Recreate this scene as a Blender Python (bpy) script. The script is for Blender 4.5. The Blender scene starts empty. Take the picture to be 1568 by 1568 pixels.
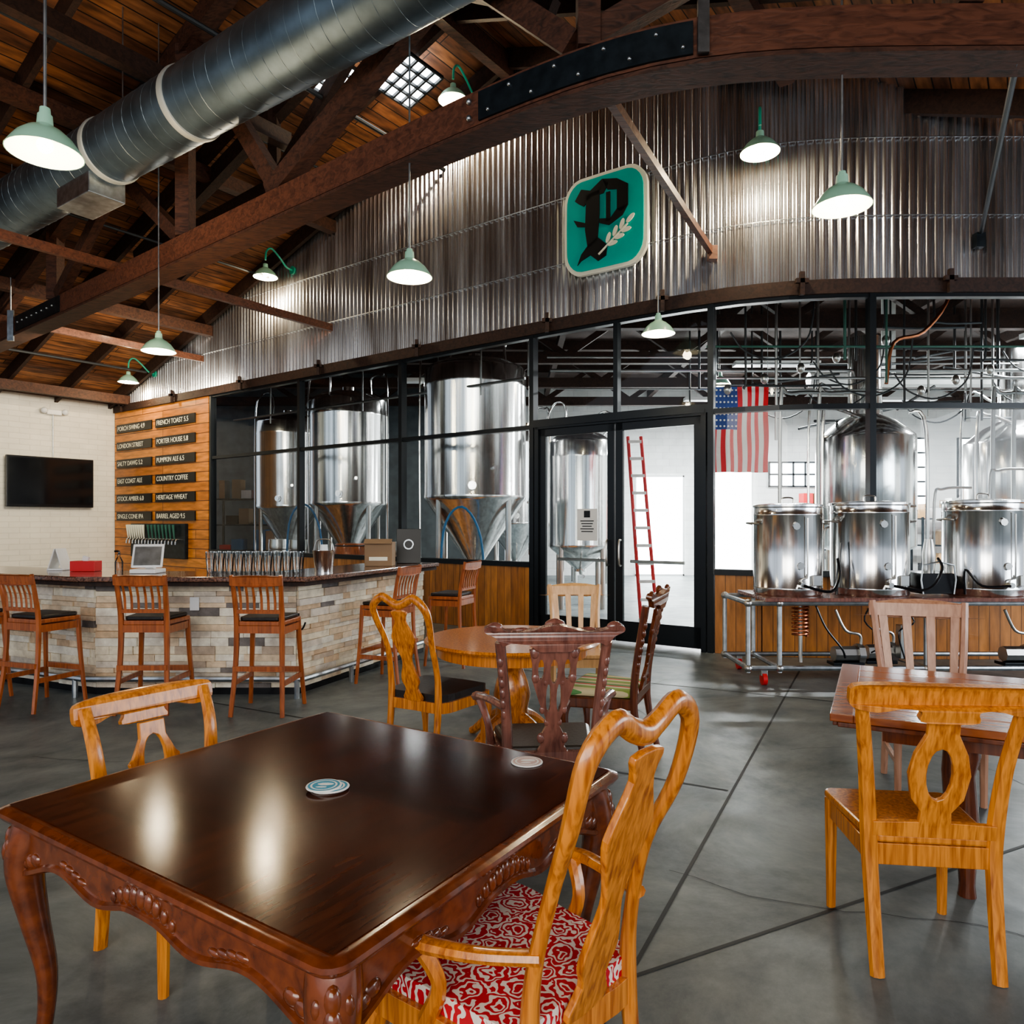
import bpy, math, random
from math import sin, cos, pi, sqrt, exp, log, atan2, radians
from mathutils import Vector, Matrix
from mathutils.geometry import tessellate_polygon
random.seed(7)
S = bpy.context.scene
COL = S.collection

# ------------------------------------------------------------------ materials
def pset(b, k, v):
    if k in b.inputs: b.inputs[k].default_value = v
def rgba(c): return (c[0], c[1], c[2], 1)
def mat(name, col, rough=.5, metal=0, coat=0, emis=None, es=0, bump=0, bscale=30, var=0, vscale=4, stretch=(1,1,1), alpha=None):
    m = bpy.data.materials.new(name); m.use_nodes = True
    nt = m.node_tree; b = nt.nodes['Principled BSDF']
    pset(b,'Base Color',rgba(col)); pset(b,'Roughness',rough); pset(b,'Metallic',metal); pset(b,'Coat Weight',coat); pset(b,'Coat Roughness',.08)
    if emis: pset(b,'Emission Color',rgba(emis)); pset(b,'Emission Strength',es)
    tc = nt.nodes.new('ShaderNodeTexCoord'); mp = nt.nodes.new('ShaderNodeMapping')
    nt.links.new(tc.outputs['Object'], mp.inputs[0]); mp.inputs['Scale'].default_value = stretch
    n = nt.nodes.new('ShaderNodeTexNoise'); n.inputs['Scale'].default_value = vscale; n.inputs['Detail'].default_value = 5
    nt.links.new(mp.outputs[0], n.inputs['Vector'])
    r = nt.nodes.new('ShaderNodeValToRGB')
    v = var if var else .04
    r.color_ramp.elements[0].position=.3; r.color_ramp.elements[1].position=.7
    r.color_ramp.elements[0].color = rgba([max(0,c*(1-v)) for c in col]); r.color_ramp.elements[1].color = rgba([min(1,c*(1+v)) for c in col])
    nt.links.new(n.outputs[0], r.inputs[0]); nt.links.new(r.outputs[0], b.inputs['Base Color'])
    if bump:
        n2 = nt.nodes.new('ShaderNodeTexNoise'); n2.inputs['Scale'].default_value = bscale; n2.inputs['Detail'].default_value=4
        nt.links.new(mp.outputs[0], n2.inputs['Vector'])
        bp = nt.nodes.new('ShaderNodeBump'); bp.inputs['Strength'].default_value = bump; bp.inputs['Distance'].default_value=.02
        nt.links.new(n2.outputs[0], bp.inputs['Height']); nt.links.new(bp.outputs[0], b.inputs['Normal'])
    return m
def wood(name, c1, c2, rough=.35, coat=.3, scale=5, stretch=(9,9,.9), bump=.04, dist=.35, spec=.5):
    m = bpy.data.materials.new(name); m.use_nodes=True
    nt=m.node_tree; b=nt.nodes['Principled BSDF']
    pset(b,'Roughness',rough); pset(b,'Coat Weight',coat); pset(b,'Coat Roughness',.12); pset(b,'Specular IOR Level',spec)
    tc=nt.nodes.new('ShaderNodeTexCoord'); mp=nt.nodes.new('ShaderNodeMapping'); mp.inputs['Scale'].default_value=stretch
    nt.links.new(tc.outputs['Object'],mp.inputs[0])
    n=nt.nodes.new('ShaderNodeTexNoise'); n.inputs['Scale'].default_value=scale; n.inputs['Detail'].default_value=7; n.inputs['Distortion'].default_value=dist
    nt.links.new(mp.outputs[0],n.inputs['Vector'])
    r=nt.nodes.new('ShaderNodeValToRGB'); r.color_ramp.elements[0].position=.28; r.color_ramp.elements[1].position=.62
    r.color_ramp.elements[0].color=rgba(c1); r.color_ramp.elements[1].color=rgba(c2)
    nt.links.new(n.outputs[0],r.inputs[0]); nt.links.new(r.outputs[0],b.inputs['Base Color'])
    bp=nt.nodes.new('ShaderNodeBump'); bp.inputs['Strength'].default_value=bump; bp.inputs['Distance'].default_value=.01
    nt.links.new(n.outputs[0],bp.inputs['Height']); nt.links.new(bp.outputs[0],b.inputs['Normal'])
    return m
def brickmat(name, cols, w, h, mortar, msize=.01, rough=.7, bump=.4, rot=0, noise_col=.3, offset=.5, metal=0, coat=0, nstretch=(1,1,1)):
    m=bpy.data.materials.new(name); m.use_nodes=True
    nt=m.node_tree; b=nt.nodes['Principled BSDF']; pset(b,'Roughness',rough); pset(b,'Metallic',metal); pset(b,'Coat Weight',coat)
    tc=nt.nodes.new('ShaderNodeTexCoord'); mp=nt.nodes.new('ShaderNodeMapping'); mp.inputs['Rotation'].default_value=(0,0,rot)
    nt.links.new(tc.outputs['Object'],mp.inputs[0])
    k=nt.nodes.new('ShaderNodeTexBrick'); nt.links.new(mp.outputs[0],k.inputs['Vector'])
    k.offset=offset
    k.inputs['Scale'].default_value=1; k.inputs['Brick Width'].default_value=w; k.inputs['Row Height'].default_value=h
    k.inputs['Mortar Size'].default_value=msize; k.inputs['Mortar Smooth'].default_value=.3
    k.inputs['Color1'].default_value=rgba(cols[0]); k.inputs['Color2'].default_value=rgba(cols[1]); k.inputs['Mortar'].default_value=rgba(mortar)
    mp2=nt.nodes.new('ShaderNodeMapping'); mp2.inputs['Scale'].default_value=nstretch; nt.links.new(mp.outputs[0],mp2.inputs[0])
    n=nt.nodes.new('ShaderNodeTexNoise'); n.inputs['Scale'].default_value=2.5; n.inputs['Detail'].default_value=8
    nt.links.new(mp2.outputs[0],n.inputs['Vector'])
    mr=nt.nodes.new('ShaderNodeMapRange'); mr.inputs[1].default_value=.3; mr.inputs[2].default_value=.7; mr.inputs[3].default_value=1-noise_col; mr.inputs[4].default_value=1+noise_col
    nt.links.new(n.outputs[0],mr.inputs[0])
    mx=nt.nodes.new('ShaderNodeVectorMath'); mx.operation='MULTIPLY'
    nt.links.new(k.outputs['Color'],mx.inputs[0]); nt.links.new(mr.outputs[0],mx.inputs[1]); nt.links.new(mx.outputs[0],b.inputs['Base Color'])
    bp=nt.nodes.new('ShaderNodeBump'); bp.inputs['Strength'].default_value=bump; bp.inputs['Distance'].default_value=.01; bp.invert=True
    nt.links.new(k.outputs['Fac'],bp.inputs['Height']); nt.links.new(bp.outputs[0],b.inputs['Normal'])
    return m
def glassmat(name, tint=(.95,.98,.97), ior=1.45, rough=.02):
    m=bpy.data.materials.new(name); m.use_nodes=True; nt=m.node_tree
    nt.nodes.remove(nt.nodes['Principled BSDF']); o=nt.nodes['Material Output']
    t=nt.nodes.new('ShaderNodeBsdfTransparent'); t.inputs[0].default_value=rgba(tint)
    g=nt.nodes.new('ShaderNodeBsdfGlossy'); g.inputs['Roughness'].default_value=rough
    f=nt.nodes.new('ShaderNodeFresnel'); f.inputs[0].default_value=ior
    x=nt.nodes.new('ShaderNodeMixShader'); nt.links.new(f.outputs[0],x.inputs[0]); nt.links.new(t.outputs[0],x.inputs[1]); nt.links.new(g.outputs[0],x.inputs[2])
    nt.links.new(x.outputs[0],o.inputs[0]); return m

M={}
M['oak']=wood('honey_oak',(.30,.075,.010),(.74,.27,.042),.28,.45,5,(15,15,.8),.08,.5)
M['oak2']=wood('orange_oak',(.34,.095,.012),(.76,.29,.045),.32,.4,5,(15,15,.8),.08,.5)
M['oakpale']=wood('pale_oak',(.60,.31,.11),(.8,.47,.2),.35,.3)
M['pinkoak']=wood('rose_oak',(.42,.2,.12),(.62,.34,.22),.35,.3)
M['cherry']=wood('cherry_stool_wood',(.22,.055,.016),(.44,.125,.035),.3,.4)
M['mahog']=wood('mahogany',(.07,.018,.008),(.19,.05,.017),.22,.6)
M['mahog2']=wood('carved_mahogany',(.12,.045,.035),(.27,.11,.08),.24,.7)
M['rimwood']=wood('table_edge_mahogany',(.09,.020,.006),(.20,.050,.014),.2,.6,4,(6,6,6),.02)
M['vx']=wood('veneer_grain_x',(.018,.004,.002),(.046,.010,.004),.15,.0,5,(1,9,9),.005,.35,.27)
M['vy']=wood('veneer_grain_y',(.032,.007,.003),(.078,.019,.007),.15,.0,5,(9,1,9),.005,.35,.27)
M['rtable']=wood('red_brown_tabletop',(.24,.060,.018),(.42,.13,.038),.22,.3,5,(1,8,8),.01,.35,.4)
M['beam']=wood('old_timber',(.026,.011,.007),(.095,.037,.021),.65,0,5,(1.5,5,5),.4,1)
M['beamr']=wood('red_timber',(.055,.019,.011),(.15,.055,.030),.55,.1,4,(1.5,6,6),.4,1)
M['dark']=wood('dark_timber',(.014,.007,.005),(.045,.020,.013),.7,0,5,(4,4,4),.3,1)
M['wains']=brickmat('wainscot_planks',[(.56,.23,.06),(.40,.15,.035)],.12,4,(.10,.04,.012),.004,.4,.3,0,.35,0,0,.3,(6,1,1))
M['menuwood']=brickmat('menu_board_planks',[(.62,.23,.04),(.44,.145,.024)],2.2,.2,(.10,.03,.008),.01,.45,.3,0,.35,.4,0,.2,(1,6,1))
M['roof']=brickmat('roof_planks',[(.29,.118,.045),(.12,.046,.022)],2.6,.17,(.012,.007,.004),.009,.65,.5,pi/2,.65,.37,0,.05,(1,5,1))
M['brick']=brickmat('painted_white_brick',[(.90,.87,.76),(.86,.83,.72)],.4,.12,(.76,.73,.63),.008,.6,.4,0,.05)
M['bwall']=brickmat('brewery_white_brick',[(.88,.89,.88),(.83,.84,.83)],.4,.2,(.74,.74,.74),.008,.6,.4,0,.08)
M['greywall']=mat('grey_panel_wall',(.10,.12,.13),.6,var=.25)
M['black']=mat('black_aluminium',(.012,.016,.02),.35,.3)
M['blackp']=mat('black_plastic',(.008,.008,.01),.2)
M['steelblk']=mat('black_steel_plate',(.02,.028,.035),.45,.6,var=.4,vscale=9)
M['galv']=mat('galvanised_steel',(.50,.54,.57),.35,1,var=.25,vscale=12)
M['duct']=mat('spiral_duct_steel',(.15,.20,.24),.40,.85,var=.3,vscale=3)
M['seamd']=mat('duct_spiral_seam',(.27,.33,.36),.45,.9)
M['seam']=mat('duct_collar_mastic',(.58,.61,.57),.5,.4)
M['ss']=mat('stainless_steel',(.80,.80,.78),.17,1,var=.3,vscale=3,stretch=(7,7,.1),bump=.07,bscale=3)  # upright light and dark reflection stripes put into the steel colour
M['ssd']=mat('brushed_stainless',(.58,.58,.56),.3,1,var=.12)
M['pipes']=mat('process_pipe_steel',(.42,.43,.43),.35,1,var=.12)
M['dpipe']=mat('dark_conduit',(.05,.055,.06),.5,.5)
M['mint']=mat('mint_enamel',(.36,.64,.48),.3,0,.5)
M['green']=mat('green_enamel',(.03,.38,.26),.3,0,.5)
M['whiteen']=mat('white_enamel',(.85,.87,.80),.3,emis=(1,.93,.8),es=.1)  # faint warm glow added to the enamel, standing in for bulb light
M['bulb']=mat('lamp_bulb',(1,.95,.8),.3,emis=(1,.85,.58),es=14)
M['white']=mat('white_plastic',(.85,.86,.86),.35)
M['paper']=mat('paper',(.85,.85,.82),.8)
M['teal']=mat('teal_sign_face',(.0,.47,.41),.35,0,.3)
M['cream']=mat('cream_sign_edge',(.88,.87,.72),.4)
M['inkblk']=mat('sign_black',(.006,.007,.007),.4)
M['red']=mat('red_paint',(.65,.03,.03),.4)
M['blue']=mat('flag_blue',(.015,.06,.30),.7)
M['flagr']=mat('flag_red',(.75,.02,.03),.7)
M['flagw']=mat('flag_white',(.88,.88,.88),.7)
M['granite']=mat('granite_counter',(.16,.08,.055),.16,0,.5,var=.85,vscale=60)
M['leather']=mat('black_leather',(.02,.015,.013),.35,bump=.1,bscale=60)
M['card']=mat('cardboard',(.30,.20,.12),.8)
M['copper']=mat('copper',(.55,.2,.1),.3,1)
M['glass']=glassmat('window_glass',(.93,.96,.95),1.38,.01)
M['gw']=glassmat('glassware',(.93,.95,.95),1.5,.1)
M['daylight']=mat('daylight_window_pane',(1,1,1),.5,emis=(.92,.97,1),es=9)
M['daylight2']=mat('bright_open_door_daylight',(1,1,1),.5,emis=(1,1,.98),es=24)
M['pipew']=mat('white_pipe_insulation',(.8,.82,.8),.5)
M['teald']=mat('patina_green_pipe',(.04,.13,.10),.5)
M['scr']=mat('tv_screen',(.004,.004,.005),.12)
M['hose']=mat('blue_hose',(.03,.16,.35),.5)
stonecols=[(.78,.62,.44),(.68,.50,.33),(.86,.75,.58),(.55,.44,.34),(.73,.65,.55),(.88,.80,.68),(.20,.18,.17)]
M['stones']=[mat('ledger_stone_%d'%i,c,.75,var=.2,vscale=14,bump=.4,bscale=40) for i,c in enumerate(stonecols)]
def concretemat():
    m=bpy.data.materials.new('polished_concrete'); m.use_nodes=True; nt=m.node_tree; b=nt.nodes['Principled BSDF']
    tc=nt.nodes.new('ShaderNodeTexCoord')
    n=nt.nodes.new('ShaderNodeTexNoise'); n.inputs['Scale'].default_value=.9; n.inputs['Detail'].default_value=15; n.inputs['Roughness'].default_value=.74; n.inputs['Distortion'].default_value=.5
    nt.links.new(tc.outputs['Object'],n.inputs['Vector'])
    r=nt.nodes.new('ShaderNodeValToRGB'); r.color_ramp.elements[0].position=.36; r.color_ramp.elements[1].position=.66
    r.color_ramp.elements[0].color=(.055,.075,.085,1); r.color_ramp.elements[1].color=(.235,.262,.258,1)
    nt.links.new(n.outputs[0],r.inputs[0]); nt.links.new(r.outputs[0],b.inputs['Base Color'])
    n2=nt.nodes.new('ShaderNodeTexNoise'); n2.inputs['Scale'].default_value=5; n2.inputs['Detail'].default_value=8
    nt.links.new(tc.outputs['Object'],n2.inputs['Vector'])
    mr=nt.nodes.new('ShaderNodeMapRange'); mr.inputs[3].default_value=.28; mr.inputs[4].default_value=.58
    nt.links.new(n2.outputs[0],mr.inputs[0]); nt.links.new(mr.outputs[0],b.inputs['Roughness'])
    bp=nt.nodes.new('ShaderNodeBump'); bp.inputs['Strength'].default_value=.08; nt.links.new(n2.outputs[0],bp.inputs['Height']); nt.links.new(bp.outputs[0],b.inputs['Normal'])
    return m
M['concrete']=concretemat()
def corrmat():
    m=bpy.data.materials.new('corrugated_galvanised'); m.use_nodes=True; nt=m.node_tree; b=nt.nodes['Principled BSDF']
    pset(b,'Metallic',.95); tc=nt.nodes.new('ShaderNodeTexCoord')
    mp=nt.nodes.new('ShaderNodeMapping'); mp.inputs['Scale'].default_value=(2.4,2.4,.22); nt.links.new(tc.outputs['Object'],mp.inputs[0])
    n=nt.nodes.new('ShaderNodeTexNoise'); n.inputs['Scale'].default_value=1.5; n.inputs['Detail'].default_value=7; n.inputs['Roughness'].default_value=.6; nt.links.new(mp.outputs[0],n.inputs['Vector'])
    r=nt.nodes.new('ShaderNodeValToRGB'); e=r.color_ramp.elements; e[0].position=.34; e[0].color=(.46,.43,.42,1); e[1].position=.62; e[1].color=(.88,.92,.98,1)  # reflection streaks painted into the metal colour, brownish dark to bluish bright
    nt.links.new(n.outputs[0],r.inputs[0]); nt.links.new(r.outputs[0],b.inputs['Base Color'])
    mr=nt.nodes.new('ShaderNodeMapRange'); mr.inputs[3].default_value=.16; mr.inputs[4].default_value=.32; nt.links.new(n.outputs[0],mr.inputs[0]); nt.links.new(mr.outputs[0],b.inputs['Roughness'])
    return m
M['corr']=corrmat()
def fabric(name,ca,cb,stripes=False,cols=None):
    m=bpy.data.materials.new(name); m.use_nodes=True; nt=m.node_tree; b=nt.nodes['Principled BSDF']; pset(b,'Roughness',.85)
    tc=nt.nodes.new('ShaderNodeTexCoord')
    if stripes:
        sx=nt.nodes.new('ShaderNodeSeparateXYZ'); nt.links.new(tc.outputs['Object'],sx.inputs[0])
        mu=nt.nodes.new('ShaderNodeMath'); mu.operation='MULTIPLY'; mu.inputs[1].default_value=5; nt.links.new(sx.outputs[0],mu.inputs[0])
        fr=nt.nodes.new('ShaderNodeMath'); fr.operation='FRACT'; nt.links.new(mu.outputs[0],fr.inputs[0])
        r=nt.nodes.new('ShaderNodeValToRGB'); r.color_ramp.interpolation='CONSTANT'
        e=r.color_ramp.elements; e[0].position=0; e[0].color=rgba(cols[0]); e[1].position=.3; e[1].color=rgba(cols[1])
        for i,p in enumerate((.45,.6,.8)): q=e.new(p); q.color=rgba(cols[i+2])
        nt.links.new(fr.outputs[0],r.inputs[0])
    else:
        nz=nt.nodes.new('ShaderNodeTexNoise'); nz.inputs['Scale'].default_value=34; nz.inputs['Detail'].default_value=1; nt.links.new(tc.outputs['Object'],nz.inputs['Vector'])
        vm=nt.nodes.new('ShaderNodeVectorMath'); vm.operation='MULTIPLY_ADD'; vm.inputs[1].default_value=(.05,.05,0); nt.links.new(nz.outputs['Color'],vm.inputs[0]); nt.links.new(tc.outputs['Object'],vm.inputs[2])
        v=nt.nodes.new('ShaderNodeTexVoronoi'); v.inputs['Scale'].default_value=12; v.feature='F1'; v.voronoi_dimensions='2D'
        try: v.inputs['Randomness'].default_value=.25
        except Exception: pass
        nt.links.new(vm.outputs[0],v.inputs['Vector'])
        mu=nt.nodes.new('ShaderNodeMath'); mu.operation='MULTIPLY'; mu.inputs[1].default_value=5.2; nt.links.new(v.outputs['Distance'],mu.inputs[0])
        fr=nt.nodes.new('ShaderNodeMath'); fr.operation='FRACT'; nt.links.new(mu.outputs[0],fr.inputs[0])
        r=nt.nodes.new('ShaderNodeValToRGB'); r.color_ramp.interpolation='CONSTANT'; e=r.color_ramp.elements; e[0].color=rgba(ca); e[1].color=rgba(cb); e[1].position=.55
        nt.links.new(fr.outputs[0],r.inputs[0])
    nt.links.new(r.outputs[0],b.inputs['Base Color']); return m
M['fab']=fabric('red_damask_fabric',(.55,.02,.03),(.84,.74,.66))
M['stripe']=fabric('striped_fabric',None,None,stripes=True,cols=[(.30,.42,.10),(.8,.74,.52),(.62,.12,.07),(.15,.34,.12),(.75,.65,.38)])

# ------------------------------------------------------------------ geometry helpers
def root(name, loc=(0,0,0), rz=0):
    e=bpy.data.objects.new(name,None); COL.objects.link(e); e.location=loc; e.rotation_euler=(0,0,rz); e.empty_display_size=.2
    return e
def mk(name, vs, fs, m, parent=None, smooth=False, mw=None, bevel=0, mi=None):
    me=bpy.data.meshes.new(name); me.from_pydata([tuple(v) for v in vs],[],fs)
    ms=m if isinstance(m,list) else [m]
    for x in ms: me.materials.append(x)
    if mi: me.polygons.foreach_set('material_index',mi)
    me.update()
    if smooth:
        me.polygons.foreach_set('use_smooth',[True]*len(me.polygons))
        try: me.set_sharp_from_angle(angle=radians(40))
        except Exception: pass
    o=bpy.data.objects.new(name,me); COL.objects.link(o)
    if mw is not None: o.matrix_world=mw
    if parent: 
        o.parent=parent
        if mw is not None: o.matrix_basis=mw
    if bevel:
        b=o.modifiers.new('b','BEVEL'); b.width=bevel; b.segments=2; b.limit_method='ANGLE'; b.angle_limit=radians(35)
    return o
BF=[(0,3,2,1),(4,5,6,7),(0,1,5,4),(1,2,6,5),(2,3,7,6),(3,0,4,7)]
def boxv(c,s,R=None):
    x,y,z=[q/2 for q in s]; v=[Vector(p) for p in [(-x,-y,-z),(x,-y,-z),(x,y,-z),(-x,y,-z),(-x,-y,z),(x,-y,z),(x,y,z),(-x,y,z)]]
    if R: v=[R@p for p in v]
    return [p+Vector(c) for p in v]
def box(name,c,s,m,parent=None,rot=None,bevel=.004,mw=None):
    R=None
    if rot: 
        from mathutils import Euler
        R=Euler(rot).to_matrix()
    return mk(name,boxv(c,s,R),BF,m,parent,mw=mw,bevel=bevel)
def boxes(name,lst,m,parent=None,bevel=0,mw=None):
    vs=[];fs=[]
    for it in lst:
        o=len(vs); vs+=boxv(it[0],it[1],it[2] if len(it)>2 else None); fs+=[tuple(i+o for i in f) for f in BF]
    return mk(name,vs,fs,m,parent,bevel=bevel,mw=mw)
def beamv(p1,p2,w,h):
    p1=Vector(p1);p2=Vector(p2);d=(p2-p1).normalized(); up=Vector((0,0,1))
    if abs(d.z)>.98: up=Vector((0,1,0))
    s=d.cross(up).normalized(); u=s.cross(d)
    v=[]
    for p in (p1,p2):
        for a,b in ((-1,-1),(1,-1),(1,1),(-1,1)): v.append(p+s*(a*w/2)+u*(b*h/2))
    return v
BMF=[(0,1,2,3),(7,6,5,4),(0,4,5,1),(1,5,6,2),(2,6,7,3),(3,7,4,0)]
def beams(name,lst,m,parent=None,bevel=0):
    vs=[];fs=[]
    for p1,p2,w,h in lst:
        o=len(vs); vs+=beamv(p1,p2,w,h); fs+=[tuple(i+o for i in f) for f in BMF]
    return mk(name,vs,fs,m,parent,bevel=bevel)
def cr(pts,res):
    n=len(pts); out=[]
    if n==2 or res<=1: return [tuple(p) for p in pts]
    for i in range(n-1):
        p0=pts[max(i-1,0)];p1=pts[i];p2=pts[i+1];p3=pts[min(i+2,n-1)]
        for k in range(res):
            t=k/res
            out.append(tuple(.5*((2*b)+(-a+c)*t+(2*a-5*b+4*c-d)*t*t+(-a+3*b-3*c+d)*t**3) for a,b,c,d in zip(p0,p1,p2,p3)))
    out.append(tuple(pts[-1])); return out
def tubev(pts,rad,segs=8,flat=1,res=5,ref=None):
    n=len(pts)
    if not isinstance(rad,(list,tuple)): rad=[rad]*n
    q=cr([tuple(p)+(r,) for p,r in zip(pts,rad)],res)
    P=[Vector(a[:3]) for a in q]; R=[max(a[3],.0005) for a in q]
    vs=[];fs=[]; prev=None
    for i,p in enumerate(P):
        t=(P[min(i+1,len(P)-1)]-P[max(i-1,0)])
        if t.length<1e-9: t=Vector((0,0,1))
        t.normalize()
        if ref is not None:
            s=t.cross(Vector(ref))
            if s.length<1e-4: s=prev or Vector((1,0,0))
            s.normalize()
        else:
            if prev is None:
                a=Vector((0,0,1)) if abs(t.z)<.9 else Vector((1,0,0)); s=t.cross(a).normalized()
            else: s=(prev-t*prev.dot(t)).normalized()
        prev=s; u=s.cross(t)
        for k in range(segs):
            a=2*pi*k/segs; vs.append(p+s*(cos(a)*R[i])+u*(sin(a)*R[i]*flat))
    for i in range(len(P)-1):
        for k in range(segs):
            a=i*segs+k;b=i*segs+(k+1)%segs; fs.append((a,a+segs,b+segs,b))
    fs.append(tuple(range(segs))); fs.append(tuple(reversed(range((len(P)-1)*segs,len(P)*segs))))
    return vs,fs
def tube(name,pts,rad,m,parent=None,segs=8,flat=1,res=5,ref=None):
    v,f=tubev(pts,rad,segs,flat,res,ref); return mk(name,v,f,m,parent,smooth=True)
def tubes(name,lst,m,parent=None,segs=8,res=5):
    vs=[];fs=[]
    for it in lst:
        pts,rad=it[0],it[1]; fl=it[2] if len(it)>2 else 1; rf=it[3] if len(it)>3 else None; rs=it[4] if len(it)>4 else res
        v,f=tubev(pts,rad,segs,fl,rs,rf); o=len(vs); vs+=v; fs+=[tuple(i+o for i in q) for q in f]
    return mk(name,vs,fs,m,parent,smooth=True)
def lathev(prof,segs=32,c=(0,0,0)):
    vs=[];fs=[]
    for r,z in prof:
        for k in range(segs):
            a=2*pi*k/segs; vs.append((c[0]+r*cos(a),c[1]+r*sin(a),c[2]+z))
    for i in range(len(prof)-1):
        for k in range(segs):
            a=i*segs+k;b=i*segs+(k+1)%segs; fs.append((a,b,b+segs,a+segs))
    return vs,fs
def lathe(name,prof,m,parent=None,segs=32,c=(0,0,0)):
    v,f=lathev(prof,segs,c); return mk(name,v,f,m,parent,smooth=True)
def shape(name,loops,depth,m,parent=None,mw=None,bevel=0,smooth=0,z0=0,bend=None):
    L=[]
    for lp in loops:
        if smooth:
            n=len(lp); out=[]
            for i in range(n):
                p0,p1,p2,p3=lp[i-1],lp[i],lp[(i+1)%n],lp[(i+2)%n]
                for k in range(smooth):
                    t=k/smooth; out.append(tuple(.5*((2*b)+(-a+c)*t+(2*a-5*b+4*c-d)*t*t+(-a+3*b-3*c+d)*t**3) for a,b,c,d in zip(p0,p1,p2,p3)))
            lp=out
        L.append([Vector((p[0],p[1],0)) for p in lp])
    tri=tessellate_polygon(L); flat=[p for l in L for p in l]; n=len(flat)
    vs=[(p.x,p.y,z0) for p in flat]+[(p.x,p.y,z0+depth) for p in flat]
    if bend: vs=[(x,y,z+bend(x,y)) for x,y,z in vs]
    fs=[]
    for t in tri:
        a,b,c=t
        nz=(flat[b]-flat[a]).cross(flat[c]-flat[a]).z
        if nz<0: a,b,c=a,c,b
        fs.append((a+n,b+n,c+n)); fs.append((c,b,a))
    o=0
    for li,l in enumerate(L):
        ar=sum(l[i].x*l[(i+1)%len(l)].y-l[(i+1)%len(l)].x*l[i].y for i in range(len(l)))
        ccw=(ar>0)==(li==0)
        for i in range(len(l)):
            a=o+i;b=o+(i+1)%len(l)
            fs.append((a,b,b+n,a+n) if ccw else (b,a,a+n,b+n))
        o+=len(l)
    if mw is not None: vs=[mw@Vector(v) for v in vs]
    return mk(name,vs,fs,m,parent,bevel=bevel)
def mirror(pts):
    return [(x,y) for x,y in pts]+[(-x,y) for x,y in reversed(pts) if abs(x)>1e-6]
def sphv(c,r,n=8,sc=(1,1,1)):
    pr=[(r*sin(pi*i/n)+1e-5,-r*cos(pi*i/n)) for i in range(n+1)]
    v,f=lathev(pr,n*2); return [(c[0]+x*sc[0],c[1]+y*sc[1],c[2]+z*sc[2]) for x,y,z in v],f
def blobs(name,lst,m,parent=None):
    vs=[];fs=[]
    for c,r,sc in lst:
        v,f=sphv(c,r,6,sc); o=len(vs); vs+=v; fs+=[tuple(i+o for i in q) for q in f]
    return mk(name,vs,fs,m,parent,smooth=True)

# ------------------------------------------------------------------ room frame
U=Vector((-.806,.591,0)); N=Vector((-.591,-.806,0)); R0=Vector((0,10.21,0))
RIDGE=8.2; SL=.315; SR=.36
def yw(x): return 8.15+log(1+exp(3*(2.06-.733*x)))/3
def yb(x): return 4.78+log(1+exp(3*(.74-.785*x)))/3
BZ=.19
def roofz(x,y):
    s=(Vector((x,y,0))-R0).dot(U)
    return RIDGE-(SL*s if s>0 else -SR*s)
def wframe(x,z=0,out=0):
    dy=(yw(x+.05)-yw(x-.05))/.1; l=sqrt(1+dy*dy); c,s=1/l,dy/l
    m=Matrix(((c,0,s,x+s*out),(s,0,-c,yw(x)-c*out),(0,1,0,z),(0,0,0,1)))
    return m
def wp(x,z,out=0):
    return wframe(x,z,out).translation.copy()

# floor
mk('floor',[(-25,-8,0),(22,-8,0),(22,26,0),(-25,26,0)],[(0,1,2,3)],M['concrete'])
jr=root('trim_floor_joints')
jm=mat('floor_joint_filler',(.025,.03,.033),.6)
def strip(p,q,w=.016):
    p=Vector((p[0],p[1],.002));q=Vector((q[0],q[1],.002)); d=(q-p).normalized(); s=Vector((-d.y,d.x,0))*w/2
    return [p-s,q-s,q+s,p+s]
vs=[];fs=[]
for p,q in [((-.35,1.0),(3.0,7.5)),((.41,2.45),(3.6,4.0)),((1.25,4.15),(-4.5,7.2)),((2.4,6.4),(6.5,4.4)),((2.4,6.4),(-2,8.6))]:
    o=len(vs); vs+=strip(p,q); fs.append((o,o+1,o+2,o+3))
mk('joint_lines',vs,fs,jm,jr)
# hairline cracks
vs=[];fs=[]
for sx,sy,an in ((1.9,4.9,.4),(.7,3.2,-.3),(1.1,5.6,1.9),(-1.6,4.3,2.4)):
    p=(sx,sy)
    for k in range(14):
        an+=random.uniform(-.35,.35); q=(p[0]+.12*cos(an),p[1]+.12*sin(an)); o=len(vs); vs+=strip(p,q,.004); fs.append((o,o+1,o+2,o+3)); p=q
mk('crack_lines',vs,fs,jm,jr)

# roof / ceiling
for nm,sg,sl,T0 in (('ceiling',1,SL,-.15),('ceiling',-1,SR,-8)):
    s1=12.4*sg; T1=15; vs=[]
    for dz in (0,.08):
        vs+=[(0,T0,dz),(s1,T0,-sl*abs(s1)+dz),(s1,T1,-sl*abs(s1)+dz),(0,T1,dz)]
    mw=Matrix(((U.x,N.x,0,R0.x),(U.y,N.y,0,R0.y),(0,0,1,RIDGE),(0,0,0,1)))
    mk(nm,vs,BF,M['roof'],mw=mw)
rr=root('trim_rafters')
L=[]
for i in range(13):
    t=.15+i*1.15
    a=R0+N*t; b=R0+U*12.2+N*t
    L.append(((a.x,a.y,RIDGE-.14),(b.x,b.y,RIDGE-SL*12.2-.14),.07,.26))
for i in range(-4,13):
    t=.15+i*1.15
    s0=0
    if t<0: s0=max(0,(-t)*2.2+1.2)
    a=R0-U*s0+N*t; b=R0-U*12.2+N*t
    L.append(((a.x,a.y,RIDGE-SR*s0-.14),(b.x,b.y,RIDGE-SR*12.2-.14),.07,.26))
beams('rafters',L,M['dark'],rr)
L=[]
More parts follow.
